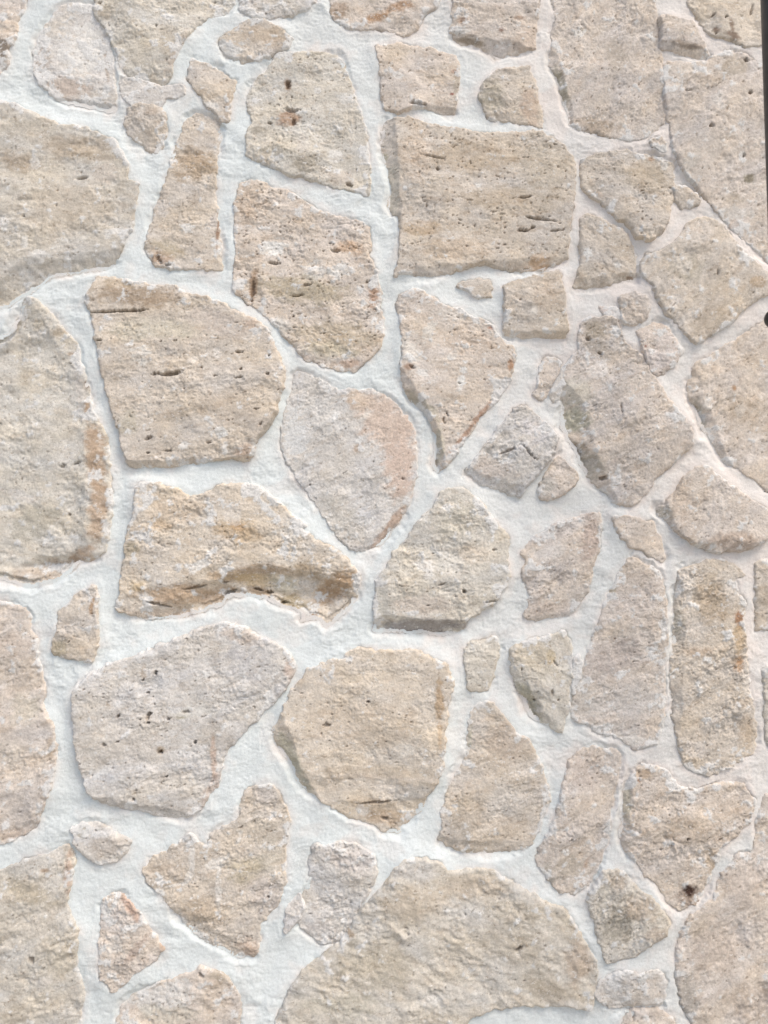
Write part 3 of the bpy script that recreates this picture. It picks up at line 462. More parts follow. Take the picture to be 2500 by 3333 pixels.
S('N1 1210,720 1280,730 1350,770 1450,820 1540,870 1590,940 1560,1010 1530,1080 1430,1170 1330,1270 1260,1340 1200,1430 1160,1600 B1 1150,380 1100,470 1010,550 900,545 720,510 580,470 500,440 470,350 430,230 410,130 N1 405,1250 400,1150 410,1070 470,1010 520,990 570,940 640,925 740,895 850,850 960,800 1080,755', 'grey', h=20, smear=0.3, pit=0.4, edge=9, lap=0.12, rough=1.0, bed=-12, tilt=(0.008, -0.012),
  cuts=[('N1 1600,960 1120,1240', 0.22), ('B1 1020,530 480,420', 0.6), ('N1 1130,1230 1110,1640', -0.0)],
  blobs=[('N1', 1350, 940, 150, 110, 30, (190, 190, 192), 0.6), ('N1', 1280, 890, 60, 26, 20, (168, 168, 174), 0.45), ('N1', 1390, 1030, 80, 30, 30, (176, 174, 176), 0.4), ('N1', 1290, 780, 120, 34, 15, (212, 196, 182), 0.7), ('N1', 1560, 960, 26, 60, 0, (206, 182, 166), 0.7), ('N1', 980, 1210, 34, 22, 0, (178, 168, 134), 0.8), ('N1', 1030, 1190, 120, 34, 0, (222, 220, 214), 0.7), ('N1', 865, 1395, 20, 26, 0, (158, 130, 90), 0.8), ('N1', 1180, 1320, 90, 90, 0, (188, 180, 170), 0.6), ('N1', 1150, 1440, 14, 120, -3, (200, 164, 140), 0.6), ('N1', 620, 960, 60, 30, 0, (222, 218, 210), 0.6), ('N1', 780, 970, 14, 40, 0, (190, 170, 148), 0.6), ('N1', 700, 1300, 240, 160, 0, (200, 192, 182), 0.5), ('B1', 1130, 420, 30, 110, 25, (200, 174, 158), 0.5), ('B1', 780, 480, 240, 40, 8, (182, 176, 168), 0.5)],
  holes=[('N1', 840, 980, 7, 11, 0, 12), ('N1', 773, 1017, 7, 6, 20, 10), ('N1', 805, 1205, 9, 22, 20, 10), ('N1', 800, 1247, 5, 6, 0, 9), ('N1', 835, 1147, 6, 6, 0, 8), ('N1', 800, 1087, 12, 4, 0, 6), ('N1', 1050, 1360, 7, 8, 0, 9), ('N1', 865, 1410, 14, 10, 0, 8), ('N1', 642, 1210, 5, 8, 0, 6), ('N1', 715, 1070, 4, 5, 0, 5), ('N1', 1000, 1190, 30, 6, 0, 4), ('N1', 640, 1347, 8, 4, 0, 6), ('N1', 898, 1540, 5, 6, 0, 6), ('N1', 570, 1362, 10, 9, 0, 5), ('N1', 830, 1108, 4, 3, 0, 5), ('N1', 910, 1228, 12, 6, -10, 5), ('B1', 735, 395, 6, 4, 0, 5), ('B1', 720, 445, 6, 8, 0, 5)], label='big grey stone standing proud with small black holes')
S('N2 340,965 410,940 470,925 530,910 580,860 700,870 790,875 900,870 960,885 1030,920 1080,945 1110,1040 1090,1130 1075,1230 1060,1300 1070,1380 1055,1500 1010,1600 960,1650 B2 950,500 870,580 830,600 830,640 740,630 680,590 550,550 450,490 390,440 300,390 250,300 210,220 165,160 145,80 N2 140,1300 190,1240 230,1130 270,1060 320,1000', 'ochre', h=20, smear=0.2, pit=0.3, rough=0.8, edge=7, lap=0.3, bed=3,
  cuts=[('N2 390,1640 280,1450', 0.8), ('N2 300,1480 205,1220', 0.7), ('N2 1010,1570 330,1520', 0.18), ('B2 960,440 400,480', 0.35)],
  blobs=[('N2', 240, 1430, 34, 150, -30, (180, 178, 156), 0.7), ('N2', 320, 1600, 26, 70, -30, (176, 174, 156), 0.6), ('N2', 1045, 1150, 22, 110, 0, (178, 142, 98), 0.7), ('N2', 1045, 1310, 14, 70, 0, (218, 186, 146), 0.7), ('N2', 860, 1390, 60, 34, 0, (224, 218, 208), 0.6), ('N2', 680, 1420, 40, 26, -20, (222, 216, 206), 0.5), ('N2', 800, 1180, 80, 40, -20, (214, 204, 190), 0.5), ('N2', 440, 1010, 70, 50, 0, (210, 200, 188), 0.6), ('N2', 700, 1545, 330, 12, 2, (222, 208, 192), 0.7), ('B2', 850, 420, 110, 40, -10, (198, 194, 188), 0.7), ('B2', 700, 480, 130, 40, 0, (190, 168, 140), 0.6), ('B2', 760, 560, 110, 40, 0, (196, 164, 128), 0.6), ('B2', 620, 520, 40, 40, -30, (220, 214, 206), 0.6), ('N2', 600, 1250, 300, 120, 0, (206, 188, 166), 0.5), ('N2', 640, 1520, 300, 34, 0, (190, 170, 144), 0.4)],
  holes=[('N2', 660, 1135, 8, 6, 0, 8), ('N2', 437, 1265, 22, 8, 8, 6), ('N2', 465, 1205, 10, 4, 0, 4), ('B2', 750, 562, 20, 10, 10, 7), ('B2', 700, 470, 100, 6, -5, 5)], label='smooth tan stone, rounded at the bottom')
S('N2 1190,850 1220,825 1290,820 1350,790 1365,830 1355,920 1340,1000 1310,1070 1240,1075 1210,1075 1200,980 1185,900', 'cream', h=14, smear=0.3, lap=0.4, rough=1.1)
S('N2 1310,1135 1340,1170 1400,1240 1450,1310 1520,1350 1560,1420 1600,1500 1630,1600 B2 1640,380 1635,470 1600,570 1560,660 1540,705 1430,735 1330,745 1200,740 1100,715 1050,680 1075,600 1065,520 1090,470 1110,380 1150,310 1200,220 1215,170 N2 1205,1370 1215,1280 1230,1200 1270,1150', 'tan', h=17, smear=0.25, pit=0.35, rough=1.0, edge=9, bed=-15,
  cuts=[('B2 1560,700 1050,660', 0.5)],
  blobs=[('N2', 1400, 1350, 120, 90, 0, (194, 174, 156), 0.5), ('N2', 1260, 1270, 40, 90, 0, (208, 200, 190), 0.7), ('B2', 1400, 440, 90, 90, 0, (202, 196, 188), 0.6), ('B2', 1440, 620, 110, 60, 0, (206, 188, 166), 0.6), ('B2', 1130, 660, 90, 40, 10, (188, 180, 170), 0.6), ('B2', 1200, 520, 100, 90, 0, (190, 172, 148), 0.5), ('N2', 1215, 1330, 12, 60, 5, (178, 178, 160), 0.7)], label='pear-shaped tan stone')
S('N3 285,850 370,810 460,800 560,760 600,860 600,980 580,1080 580,1180 560,1260 545,1300 480,1270 400,1230 370,1190 330,1100 300,1020 275,950', 'cream', h=17, smear=0.35, pit=0.3, rough=1.1, edge=7, bed=30,
  cuts=[('N3 560,1310 420,1130', 0.7), ('N3 440,1150 310,930', 0.45)],
  blobs=[('N3', 380, 1150, 34, 130, -30, (172, 168, 144), 0.7), ('N3', 490, 900, 26, 40, 0, (206, 180, 130), 0.7), ('N3', 400, 880, 90, 60, 0, (200, 188, 166), 0.5), ('N3', 560, 880, 40, 60, 0, (210, 200, 186), 0.5)],
  holes=[('N3', 410, 1130, 10, 8, 0, 6), ('N3', 495, 1085, 8, 16, -20, 5), ('N3', 512, 930, 22, 6, 50, 5), ('N3', 328, 962, 6, 9, 0, 5), ('N3', 530, 1128, 7, 5, 0, 5)])
S('B3 650,190 740,175 830,190 870,220 870,270 850,330 835,420 815,530 800,640 780,740 740,850 690,930 640,970 580,965 530,950 480,880 430,820 420,770 460,690 500,610 530,530 545,450 570,340 600,260', 'pink', h=14, smear=0.3, pit=0.3, rough=1.2, bed=-40,
  blobs=[('B3', 690, 300, 110, 90, 0, (198, 180, 168), 0.5), ('B3', 600, 830, 110, 70, 0, (178, 166, 148), 0.6), ('B3', 575, 745, 16, 20, 0, (228, 226, 222), 0.9), ('B3', 680, 830, 14, 60, 20, (196, 158, 130), 0.5), ('B3', 470, 860, 40, 50, 0, (170, 166, 154), 0.5)],
  holes=[('B3', 598, 673, 5, 6, 0, 6)])
S('B3 1000,275 1060,290 1120,305 1150,360 1220,400 1300,410 1400,370 1500,370 1540,380 1560,440 1600,470 1560,580 1480,660 1400,720 1390,790 1360,870 1330,950 1290,1010 1200,1060 1130,1010 1080,930 1000,860 960,790 900,740 880,690 880,610 900,520 900,430 910,360 950,320', 'warm', h=17, smear=0.4, pit=0.5, rough=1.5, edge=9, bed=-30,
  cuts=[('B3 960,800 935,600', 0.5), ('B3 935,620 945,300', 0.6), ('B3 1550,600 1080,560', 0.12)],
  blobs=[('B3', 1250, 950, 34, 28, 0, (76, 50, 44), 0.96), ('B3', 1245, 985, 60, 45, 10, (150, 126, 112), 0.6), ('B3', 960, 690, 40, 60, 0, (222, 212, 202), 0.7), ('B3', 1280, 640, 150, 70, 10, (180, 158, 132), 0.5), ('B3', 1000, 320, 40, 30, 0, (208, 176, 140), 0.6), ('B3', 972, 348, 12, 16, 0, (150, 90, 40), 0.7), ('B3', 910, 460, 22, 110, 0, (166, 162, 140), 0.6), ('B3', 1370, 780, 40, 70, 0, (206, 180, 146), 0.6), ('B3', 1480, 500, 90, 70, 0, (206, 186, 164), 0.5)],
  holes=[('B3', 1230, 665, 6, 8, 0, 7), ('B3', 1200, 632, 5, 5, 0, 6), ('B3', 1100, 860, 5, 4, 0, 5)], label='rough tan stone with a dark scorch mark')
S('B3 780,850 850,840 900,870 960,930 1030,1000 1090,1060 1130,1130 1110,1190 1020,1230 950,1290 870,1310 790,1330 770,1260 740,1150 710,1040 700,1000 730,940 765,890', 'olive', h=15, smear=0.25, pit=0.3, rough=1.6, edge=8, bed=-40,
  blobs=[('B3', 860, 1120, 90, 110, 30, (158, 150, 134), 0.6), ('B3', 980, 1050, 90, 60, 30, (198, 178, 156), 0.6), ('B3', 850, 900, 60, 50, 0, (194, 176, 156), 0.6), ('B3', 1050, 1180, 60, 40, 0, (192, 170, 148), 0.5)])
S('B3 1670,430 1640,500 1615,560 1610,650 1600,740 1510,760 1440,850 1400,920 1380,1000 1270,1080 1200,1190 1180,1280 1180,1400 1190,1500 1230,1600 1300,1760 1880,1760 1880,480', 'pink', h=15, smear=0.25, pit=0.25, rough=1.3, edge=9, bed=-40,
  blobs=[('B3', 1230, 1520, 60, 110, -20, (160, 156, 150), 0.6), ('B3', 1590, 1560, 130, 90, 0, (172, 154, 138), 0.5), ('B3', 1540, 900, 140, 130, 0, (200, 184, 170), 0.5), ('B3', 1400, 1250, 150, 130, 0, (192, 174, 158), 0.5), ('B3', 1280, 1120, 60, 60, 0, (204, 188, 168), 0.5)])
S('B2 800,850 860,790 950,775 1050,800 1090,850 1200,845 1320,840 1400,880 1480,930 1550,980 1640,1030 B3 560,1060 620,1150 680,1240 725,1330 740,1420 720,1500 710,1580 560,1560 300,1570 150,1590 50,1640 B2 1150,1690 1100,1760 150,1760 190,1600 250,1470 320,1380 420,1310 520,1240 560,1160 610,1090 680,990 760,910', 'olive', h=19, smear=0.25, pit=0.3, rough=1.05, edge=10, lap=0.3, bed=20, lam=0.6,
  blobs=[('B2', 960, 1000, 200, 90, 0, (196, 178, 154), 0.5), ('B2', 1250, 930, 160, 60, 0, (196, 178, 156), 0.5), ('B2', 900, 830, 110, 50, 0, (204, 202, 198), 0.7), ('B2', 1050, 1100, 90, 60, 0, (200, 196, 188), 0.5), ('B2', 700, 1330, 200, 130, 0, (184, 172, 148), 0.5), ('B3', 300, 1200, 200, 140, 20, (178, 166, 146), 0.5), ('B3', 200, 1380, 130, 60, 0, (204, 200, 192), 0.5), ('B3', 480, 1490, 140, 60, 10, (170, 154, 130), 0.5), ('B3', 640, 1330, 70, 130, 0, (190, 166, 142), 0.6), ('B2', 560, 1180, 26, 20, 0, (160, 130, 100), 0.6), ('B2', 520, 1560, 200, 60, 0, (184, 178, 158), 0.5)],
  holes=[('B3', 315, 1258, 18, 9, -30, 8)], label='largest stone, coarse olive grey, at the bottom')
S('B2 370,710 420,720 490,700 570,700 640,730 690,770 700,830 680,900 640,970 610,1040 570,1120 530,1190 470,1240 390,1230 280,1150 290,1050 330,930 350,850 350,770', 'grey', h=13, smear=0.35, pit=0.15, rough=1.5, lap=0.5, edge=8,
  blobs=[('B2', 560, 780, 130, 60, 0, (194, 186, 182), 0.6), ('B2', 440, 1030, 110, 60, -20, (212, 210, 208), 0.6), ('B2', 400, 1160, 90, 50, 0, (186, 180, 176), 0.6)])
S('B1 380,610 430,590 510,585 570,620 640,655 695,675 670,730 620,780 520,800 450,760 400,690', 'grey', h=10, smear=0.2, rough=1.2, lap=0.3, blobs=[('B1', 430, 625, 40, 30, 0, (166, 160, 138), 0.7), ('B1', 560, 710, 90, 50, 0, (186, 174, 162), 0.6)])
S('B1 1310,430 1370,390 1450,370 1500,440 1540,520 1560,580 1540,650 1530,800 1535,900 1500,1010 1440,1080 1390,1140 1390,1230 1370,1320 1270,1310 1170,1270 1080,1210 1000,1140 930,1050 860,970 790,900 770,840 820,770 910,740 1020,645 1055,690 1100,725 1125,700 1140,640 1230,600 1290,560', 'tan', h=16, smear=0.3, pit=0.3, rough=1.3, edge=7, bed=-15,
  cuts=[('B1 1400,1300 900,990', 0.35)],
  blobs=[('B1', 900, 850, 110, 80, 0, (198, 178, 154), 0.5), ('B1', 950, 920, 80, 10, -6, WHITE, 0.5), ('B1', 1010, 870, 12, 40, 10, WHITE, 0.45), ('B1', 1030, 790, 14, 90, 0, WHITE, 0.5), ('B1', 1160, 800, 70, 26, -30, WHITE, 0.5), ('B1', 1175, 960, 16, 140, 0, WHITE, 0.5), ('B1', 1290, 660, 20, 50, 20, WHITE, 0.6), ('B1', 1080, 1050, 120, 70, 20, (186, 166, 142), 0.6), ('B1', 1390, 620, 110, 70, 0, (196, 184, 164), 0.5), ('B1', 1450, 780, 80, 80, 0, (204, 198, 184), 0.6), ('B1', 1320, 830, 90, 70, 0, (190, 176, 142), 0.6), ('B1', 1430, 960, 90, 100, 0, (190, 182, 178), 0.6), ('B1', 1340, 1270, 50, 50, 0, (198, 168, 144), 0.7), ('B1', 1420, 430, 60, 50, 0, (202, 194, 188), 0.6)],
  holes=[('B1', 1295, 605, 8, 6, 0, 5), ('B1', 1445, 985, 7, 6, 0, 5)], label='stone with a notch of mortar in its top edge')
S('B1 -330,930 0,850 100,800 200,770 300,740 350,700 380,760 380,850 350,960 340,1030 380,1100 405,1170 400,1300 420,1420 435,1510 420,1600 400,1760 -330,1760', 'olive', h=15, smear=0.3, pit=0.35, rough=1.5, edge=9, lap=0.4, bed=-25,
  blobs=[('B1', 360, 830, 26, 110, 0, (202, 170, 148), 0.8), ('B1', 300, 760, 50, 40, 0, (222, 216, 208), 0.6), ('B1', 150, 960, 150, 50, 20, (176, 162, 136), 0.5), ('B1', 230, 840, 26, 10, 0, (160, 120, 84), 0.6), ('B1', 210, 1130, 110, 60, -20, (204, 196, 184), 0.5), ('B1', 230, 1430, 70, 34, -20, (216, 210, 202), 0.6), ('B1', 60, 1630, 90, 60, 0, (160, 148, 130), 0.5), ('B1', 310, 1300, 110, 110, 0, (194, 184, 164), 0.5)],
  holes=[('B1', 160, 1320, 10, 26, -20, 5)])
S('B1 545,1000 600,970 660,980 720,1050 770,1130 840,1220 870,1270 820,1330 720,1390 670,1450 600,1500 560,1430 530,1360 530,1240 540,1120', 'pink', h=13, smear=0.35, rough=1.5, lap=0.4, edge=7,
  blobs=[('B1', 690, 1030, 24, 70, -35, (206, 170, 150), 0.8), ('B1', 730, 1270, 22, 110, 40, (166, 140, 128), 0.5), ('B1', 600, 1250, 60, 50, 0, (220, 216, 210), 0.6), ('B1', 620, 1380, 90, 70, 0, (188, 178, 168), 0.5), ('B1', 870, 1240, 16, 40, 0, (190, 150, 120), 0.6)])
S('B1 1080,1370 1170,1400 1240,1450 1275,1500 1285,1620 1280,1760 600,1760 640,1600 720,1520 820,1480 930,1430 1050,1400', 'pink', h=12, smear=0.35, pit=0.4, rough=1.3, lap=0.5,
  blobs=[('B1', 880, 1530, 180, 70, -15, (214, 212, 208), 0.8), ('B1', 1150, 1500, 90, 120, 0, (202, 184, 164), 0.6), ('B1', 900, 1620, 160, 40, 0, (190, 184, 166), 0.5), ('B1', 1180, 1410, 60, 26, 20, (170, 156, 134), 0.6)],
  holes=[('B1', 1080, 1403, 10, 14, -30, 6), ('B1', 752, 1540, 6, 6, 0, 4)])
S('B3 730,1510 760,1440 870,1390 980,1400 1080,1390 1120,1450 1110,1530 1080,1585 920,1585 800,1580', 'pale', h=13, smear=0.45, rough=1.3, lap=0.5, cuts=[('B3 1110,1560 900,1570', 0.8)],
  blobs=[('B3', 1010, 1480, 100, 80, 0, (208, 196, 182), 0.7)])
S('B3 920,1612 1090,1605 1150,1659 1160,1760 900,1760 890,1690', 'pink', h=13, smear=0.2, blobs=[('B3', 1050, 1640, 40, 60, 0, (196, 180, 164), 0.5)], holes=[('B3', 938, 1630, 6, 24, 0, 6)])

# fragments almost buried in mortar
S('T1 640,405 700,395 790,425 860,455 920,440 990,450 990,500 890,520 860,570 760,545 690,550 640,500', 'pale', h=9, smear=0.55, lap=0.9, edge=4, pit=0.0, rough=0.8, grow=2)
S('M3 560,650 600,610 640,570 635,640 580,720 550,800 505,850 480,820 510,740', 'pale', h=9, smear=0.55, lap=0.9, edge=4, pit=0.0, grow=1)
S('N3 620,900 650,880 665,960 640,1040 610,1110 600,1020', 'pale', h=8, smear=0.6, lap=0.9, edge=4, pit=0.0, grow=1)
S('B1 1560,1020 1620,960 1640,1040 1600,1120 1540,1180 1520,1110', 'pale', h=8, smear=0.6, lap=0.9, edge=4, pit=0.0, grow=1)

# ------------------------------------------------------------------ height and colour of one stone
wall = bpy.data.objects.new('stone_wall', None)
scn.collection.objects.link(wall)
wall['label'] = 'pale rubble stone wall of irregular beige limestones bedded in white mortar'
wall['category'] = 'wall'

def warp(U, V, seed, a=1.0):
    wu = 0.0034 * noise(U / 0.030, V / 0.030, seed) + 0.0030 * noise(U / 0.011, V / 0.011, seed + 3) + 0.0009 * noise(U / 0.004, V / 0.004, seed + 9)
    wv = 0.0034 * noise(U / 0.030, V / 0.030, seed + 5) + 0.0030 * noise(U / 0.011, V / 0.011, seed + 7) + 0.0009 * noise(U / 0.004, V / 0.004, seed + 11)
    return U + a * wu, V + a * wv

def mortar_height(U, V, best, who, gv=None, face=None):
    hs = np.array([s['h'] for s in ST] + [12.0]) * 0.001
    lp = np.array([s['lap'] for s in ST] + [0.5])
    lap = np.clip(lp[who] + 0.38 + 0.30 * noise(U / 0.10, V / 0.10, 941), 0.05, 1.0)
    if gv is not None:      # below a stone that stands proud the joint is raked back
        lap = lap * (1 - sstep(0.25, 0.85, gv) * sstep(0.010, 0.020, hs[who]) * sstep(0.75, 0.25, lp[who]))
    e = (hs[who] - 0.003) * lap if face is None else np.maximum(face - 0.0018, 0.0) * lap
    d = np.maximum(-best, 0)
    t = e * np.exp(-(d / 0.022) ** 1.5)
    if gv is not None:
        for r in (3, 3, 2, 2):      # a trowel leaves no seams between the fillets
            for ax in (0, 1):
                acc = t.copy()
                for k in range(1, r + 1):
                    acc += np.roll(t, k, ax) + np.roll(t, -k, ax)
                t = acc / (2 * r + 1)
    t = t + 0.0030 * fbm(U / 0.13, V / 0.13, 901, 3) + 0.0009 * fbm(U / 0.035, V / 0.028, 905, 3)
    # trowel drags
    n = noise(U / 0.2, V / 0.2, 911)
    a = n * 2.5
    drag = noise((U * np.cos(a) + V * np.sin(a)) / 0.07, (-U * np.sin(a) + V * np.cos(a)) / 0.009, 913)
    t = t + 0.0008 * drag * sstep(-0.1, 0.5, noise(U / 0.11, V / 0.11, 915))
    lump = terrace(fbm(U / 0.045, V / 0.03, 925, 3), 2.0, 0.35, 0.5)
    t = t + 0.0020 * lump * sstep(0.0, 0.4, noise(U / 0.15, V / 0.15, 927))
    t = t + 0.00052 * fbm(U / 0.0055, V / 0.0050, 917, 2, 0.75)
    # hairline where the mortar has shrunk from the stone
    ridge = np.exp(-((d - 0.010 - 0.004 * noise(U / 0.06, V / 0.06, 971)) / 0.0035) ** 2)
    t = t + 0.0007 * ridge * sstep(-0.1, 0.5, noise(U / 0.13, V / 0.13, 973))
    crack = sstep(0.12, 0.45, noise(U / 0.06, V / 0.06, 921)) * np.exp(-((best + 0.0006) / 0.0013) ** 2)
    t = t - 0.0038 * crack * (best < 0)
    dirt = 0.55 * crack + 0.15 * np.exp(-d / 0.004) * sstep(0.1, 0.6, noise(U / 0.05, V / 0.05, 931))
    dirt = dirt + 0.08 * sstep(0.3, 0.9, fbm(U / 0.06, V / 0.06, 933, 3))
    # warm light towards the right painted into the mortar colour, and a veil of stone dust wiped along the edges
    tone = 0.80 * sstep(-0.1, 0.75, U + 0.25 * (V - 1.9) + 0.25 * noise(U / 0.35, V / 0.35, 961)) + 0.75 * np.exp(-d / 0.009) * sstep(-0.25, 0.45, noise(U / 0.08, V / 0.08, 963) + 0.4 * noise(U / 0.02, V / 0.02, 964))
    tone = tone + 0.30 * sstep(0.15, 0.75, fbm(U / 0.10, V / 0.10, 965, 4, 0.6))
    return t, np.clip(dirt, 0, 0.8), np.clip(tone, 0, 1)

def stone_face(U, V, s, seed):
    """unbroken face of a stone (m above the datum), carried on past its outline"""
    a = math.radians(-s['bed'])
    X = U * math.cos(a) + V * math.sin(a); Y = -U * math.sin(a) + V * math.cos(a)
    cx, cy = s['ctr']
    R = s['rough']; lam = s['lam']
    big = noise(X / 0.16, Y / 0.11, seed) * 0.0040
    wx = noise(X / 0.024, Y / 0.024, seed + 4) + 0.5 * noise(X / 0.010, Y / 0.010, seed + 14)
    wy = noise(X / 0.024, Y / 0.024, seed + 5) + 0.5 * noise(X / 0.010, Y / 0.010, seed + 15)
    Xw = X + 0.006 * wx; Yw = Y + 0.005 * wy
    # cleft planes: the hammer left a few flat breaks on every face
    rg = np.random.default_rng(seed)
    su, sv = s['size']
    pl = np.full(U.shape, 0.004)
    for _k in range(7):
        a_ = rg.uniform(0, 2 * math.pi); m_ = rg.uniform(0.02, 0.13)
        px_ = cx + rg.uniform(-0.42, 0.42) * su; py_ = cy + rg.uniform(-0.42, 0.42) * sv
        q_ = rg.uniform(0.0, 0.003) + m_ * ((U + 0.007 * wx - px_) * math.cos(a_) + (V + 0.007 * wy - py_) * math.sin(a_))
        pl = np.minimum(pl, q_)
    pl = np.maximum(pl, -0.010)
    mid = fbm(Xw / (0.075 * lam), Yw / (0.055 * lam), seed + 1, 2)
    fl = fbm(Xw / (0.048 * lam), Yw / (0.030 * lam), seed + 2, 5, 0.58)
    flake = terrace(fl, 2.2, 0.36, 0.56)
    fine = fbm(Xw / 0.0085, Yw / 0.0066, seed + 3, 3, 0.9)
    grit = noise(X / 0.0050, Y / 0.0042, seed + 6) + 0.9 * noise(X / 0.0029, Y / 0.0027, seed + 7)
    patch = sstep(-0.35, 0.45, noise(X / 0.085, Y / 0.065, seed + 9))
    rough = 0.0016 * mid + (0.0006 + 0.0022 * patch) * flake + (0.00035 + 0.00045 * patch) * fine + 0.00032 * grit
    t = s['h'] * 0.001 + (U - cx) * s['tilt'][0] + (V - cy) * s['tilt'][1] + big + pl + R * rough
    # broken facets
    wob = 0.006 * noise(U / 0.05, V / 0.05, seed + 21) + 0.003 * noise(U / 0.015, V / 0.015, seed + 22)
    for (p, q, sl) in s['cutl']:
        if abs(sl) < 1e-6:
            continue
        e = q - p; L = np.hypot(*e); nx, ny = -e[1] / L, e[0] / L
        d = (U - p[0]) * nx + (V - p[1]) * ny + wob
        al = ((U - p[0]) * e[0] + (V - p[1]) * e[1]) / L
        out = np.maximum(np.maximum(-al, al - L), 0)
        d = d - 0.55 * out
        d = np.maximum(0, d)
        t = t - sl * d / (1 + d / 0.05)
    er = s['edge'] * 0.001 * np.clip(0.45 + 0.9 * noise(U / 0.05, V / 0.05, seed + 30), 0.05, 1.2)
    return t, X, Y, fine, flake, er

def stone_relief(U, V, sd, s, seed):
    """height above the mortar datum (m) and colour of a stone at wall points"""
    t, X, Y, fine, flake, er = stone_face(U, V, s, seed)
    # rounded arris, then down into the bed
    t = t - 0.36 * er * np.clip(1 - sd / (1.2 * np.abs(er) + 1e-4), 0, 1) ** 2
    mt = mortar_at(U, V)
    t = np.maximum(t, mt - 0.5 * np.maximum(sd - 0.001, 0) + 0.0002)
    t = np.where(sd < 0, t + sd * 3.2, t)
    # colour
    base = s2l(0.62 * np.asarray(COL[s['c']]) + 0.38 * np.array((206, 197, 184)) + 5.0) * 0.99
    n1 = fbm(X / 0.07, Y / 0.045, seed + 40, 3)
    n2 = fbm(X / 0.022, Y / 0.012, seed + 41, 4, 0.6)
    col = base[None] * (1 + 0.10 * n1 + 0.10 * n2)[:, None]
    hue = fbm(X / 0.09, Y / 0.05, seed + 42, 3)
    col = col * (1 + np.stack([0.035 * hue, 0.0 * hue, -0.06 * hue], 1))
    late = []
    for (bx, by, rx, ry, ang, bc, st) in s['blobl']:
        c_, s_ = math.cos(ang), math.sin(ang)
        dx = U - bx; dy = V - by
        lx = (dx * c_ + dy * s_) / rx; ly = (-dx * s_ + dy * c_) / ry
        bc = np.asarray(bc, float)
        if bc.mean() > 211:       # lime splashes: torn, crisp edges
            d = np.sqrt(lx * lx + ly * ly) + 0.35 * n1 + 0.55 * n2
            m = min(1.0, st * 1.1) * sstep(1.05, 0.75, d)
        else:
            d = np.sqrt(lx * lx + ly * ly) + 0.30 * n1 + 0.32 * n2
            m = st * sstep(1.35, 0.55, d)
        bc = bc * 0.72 + 0.28 * bc.mean() + np.array((6.0, 4.0, 0.0))
        jit = s2l(bc)[None] * (1 + 0.09 * n2)[:, None]
        if st >= 0.95:
            late.append((m, jit))
            continue
        col = col * (1 - m[:, None]) + jit * m[:, None]
    # ochre staining in the low flakes
    stain = sstep(0.15, 0.9, fbm(X / 0.035, Y / 0.016, seed + 45, 4, 0.65)) * (0.30 + 0.30 * s['pit'])
    col = col * (1 - stain[:, None] * np.array([0.22, 0.29, 0.36])[None])
    # lighter bruised flakes
    lt = sstep(0.35, 0.9, fbm(X / 0.020, Y / 0.010, seed + 46, 3, 0.65)) * 0.45
    col = col * (1 - lt[:, None]) + s2l((214, 205, 192))[None] * lt[:, None]
    # mortar wiped over the stone: near its edges and in patches
    sm = fbm(U / 0.030, V / 0.030, seed + 50, 4, 0.62)
    edge = np.exp(-np.maximum(sd, 0) / 0.021)
    f = sstep(0.50, 0.66, 0.48 * sm + 0.55 * s['smear'] + 0.80 * edge * (0.34 + s['smear']) * sstep(-0.30, 0.40, noise(U / 0.07, V / 0.07, 955)) + 0.12 * n1 + 0.10 * n2)
    f = f * 0.85
    col = col * (1 - f[:, None]) + s2l((222, 221, 217))[None] * f[:, None]
    t = t + 0.0008 * f
    for m, jit in late:
        col = col * (1 - m[:, None]) + jit * m[:, None]
    # travertine pits along the bedding
    if s['pit'] > 0:
        pn = noise(X / 0.0085, Y / 0.0042, seed + 60) + 0.45 * noise(X / 0.0040, Y / 0.0026, seed + 61) + 0.30 * noise(X / 0.05, Y / 0.025, seed + 62)
        pm = sstep(0.80 - 0.22 * s['pit'], 1.12 - 0.22 * s['pit'], pn) * (1 - f) * sstep(0.0, 0.006, sd)
        t = t - 0.0035 * pm
        col = col * (1 - 0.52 * pm[:, None]) + s2l((120, 94, 70))[None] * (0.52 * pm)[:, None]
    for (bx, by, rx, ry, ang, dep) in s['holel']:
        c_, s_ = math.cos(ang), math.sin(ang)
        dx = U - bx + 0.0012 * fine; dy = V - by + 0.0010 * fine
        lx = (dx * c_ + dy * s_) / rx; ly = (-dx * s_ + dy * c_) / ry
        m = sstep(1.25, 0.55, np.sqrt(lx * lx + ly * ly) + 0.35 * n2 + 0.22 * fine)
        t = t - dep * 0.0011 * m
        col = col * (1 - 0.5 * m[:, None]) + s2l((104, 84, 66))[None] * (0.5 * m)[:, None]
    return t, np.clip(col, 0.01, 0.9)

for i, s in enumerate(ST):
    s['k'] = i
    s['size'] = np.ptp(s['poly'], axis=0)
    s['P'] = chaikin(s['poly'], 0.11)
    s['ctr'] = s['poly'].mean(0)
    cl = []
    for txt, sl in s['cuts']:
        p, q = parse(txt)
        cl.append((p, q, sl))
    s['cutl'] = cl
    # angles are measured in the photo (y down), so they flip on the wall
    s['blobl'] = [(*pt(v, x, y), rx * PXM, ry * PXM, math.radians(-a), c, st) for (v, x, y, rx, ry, a, c, st) in s['blobs']]
    s['holel'] = [(*pt(v, x, y), max(rx, 5) * PXM, max(ry, 4) * PXM, math.radians(-a), d) for (v, x, y, rx, ry, a, d) in s['holes']]

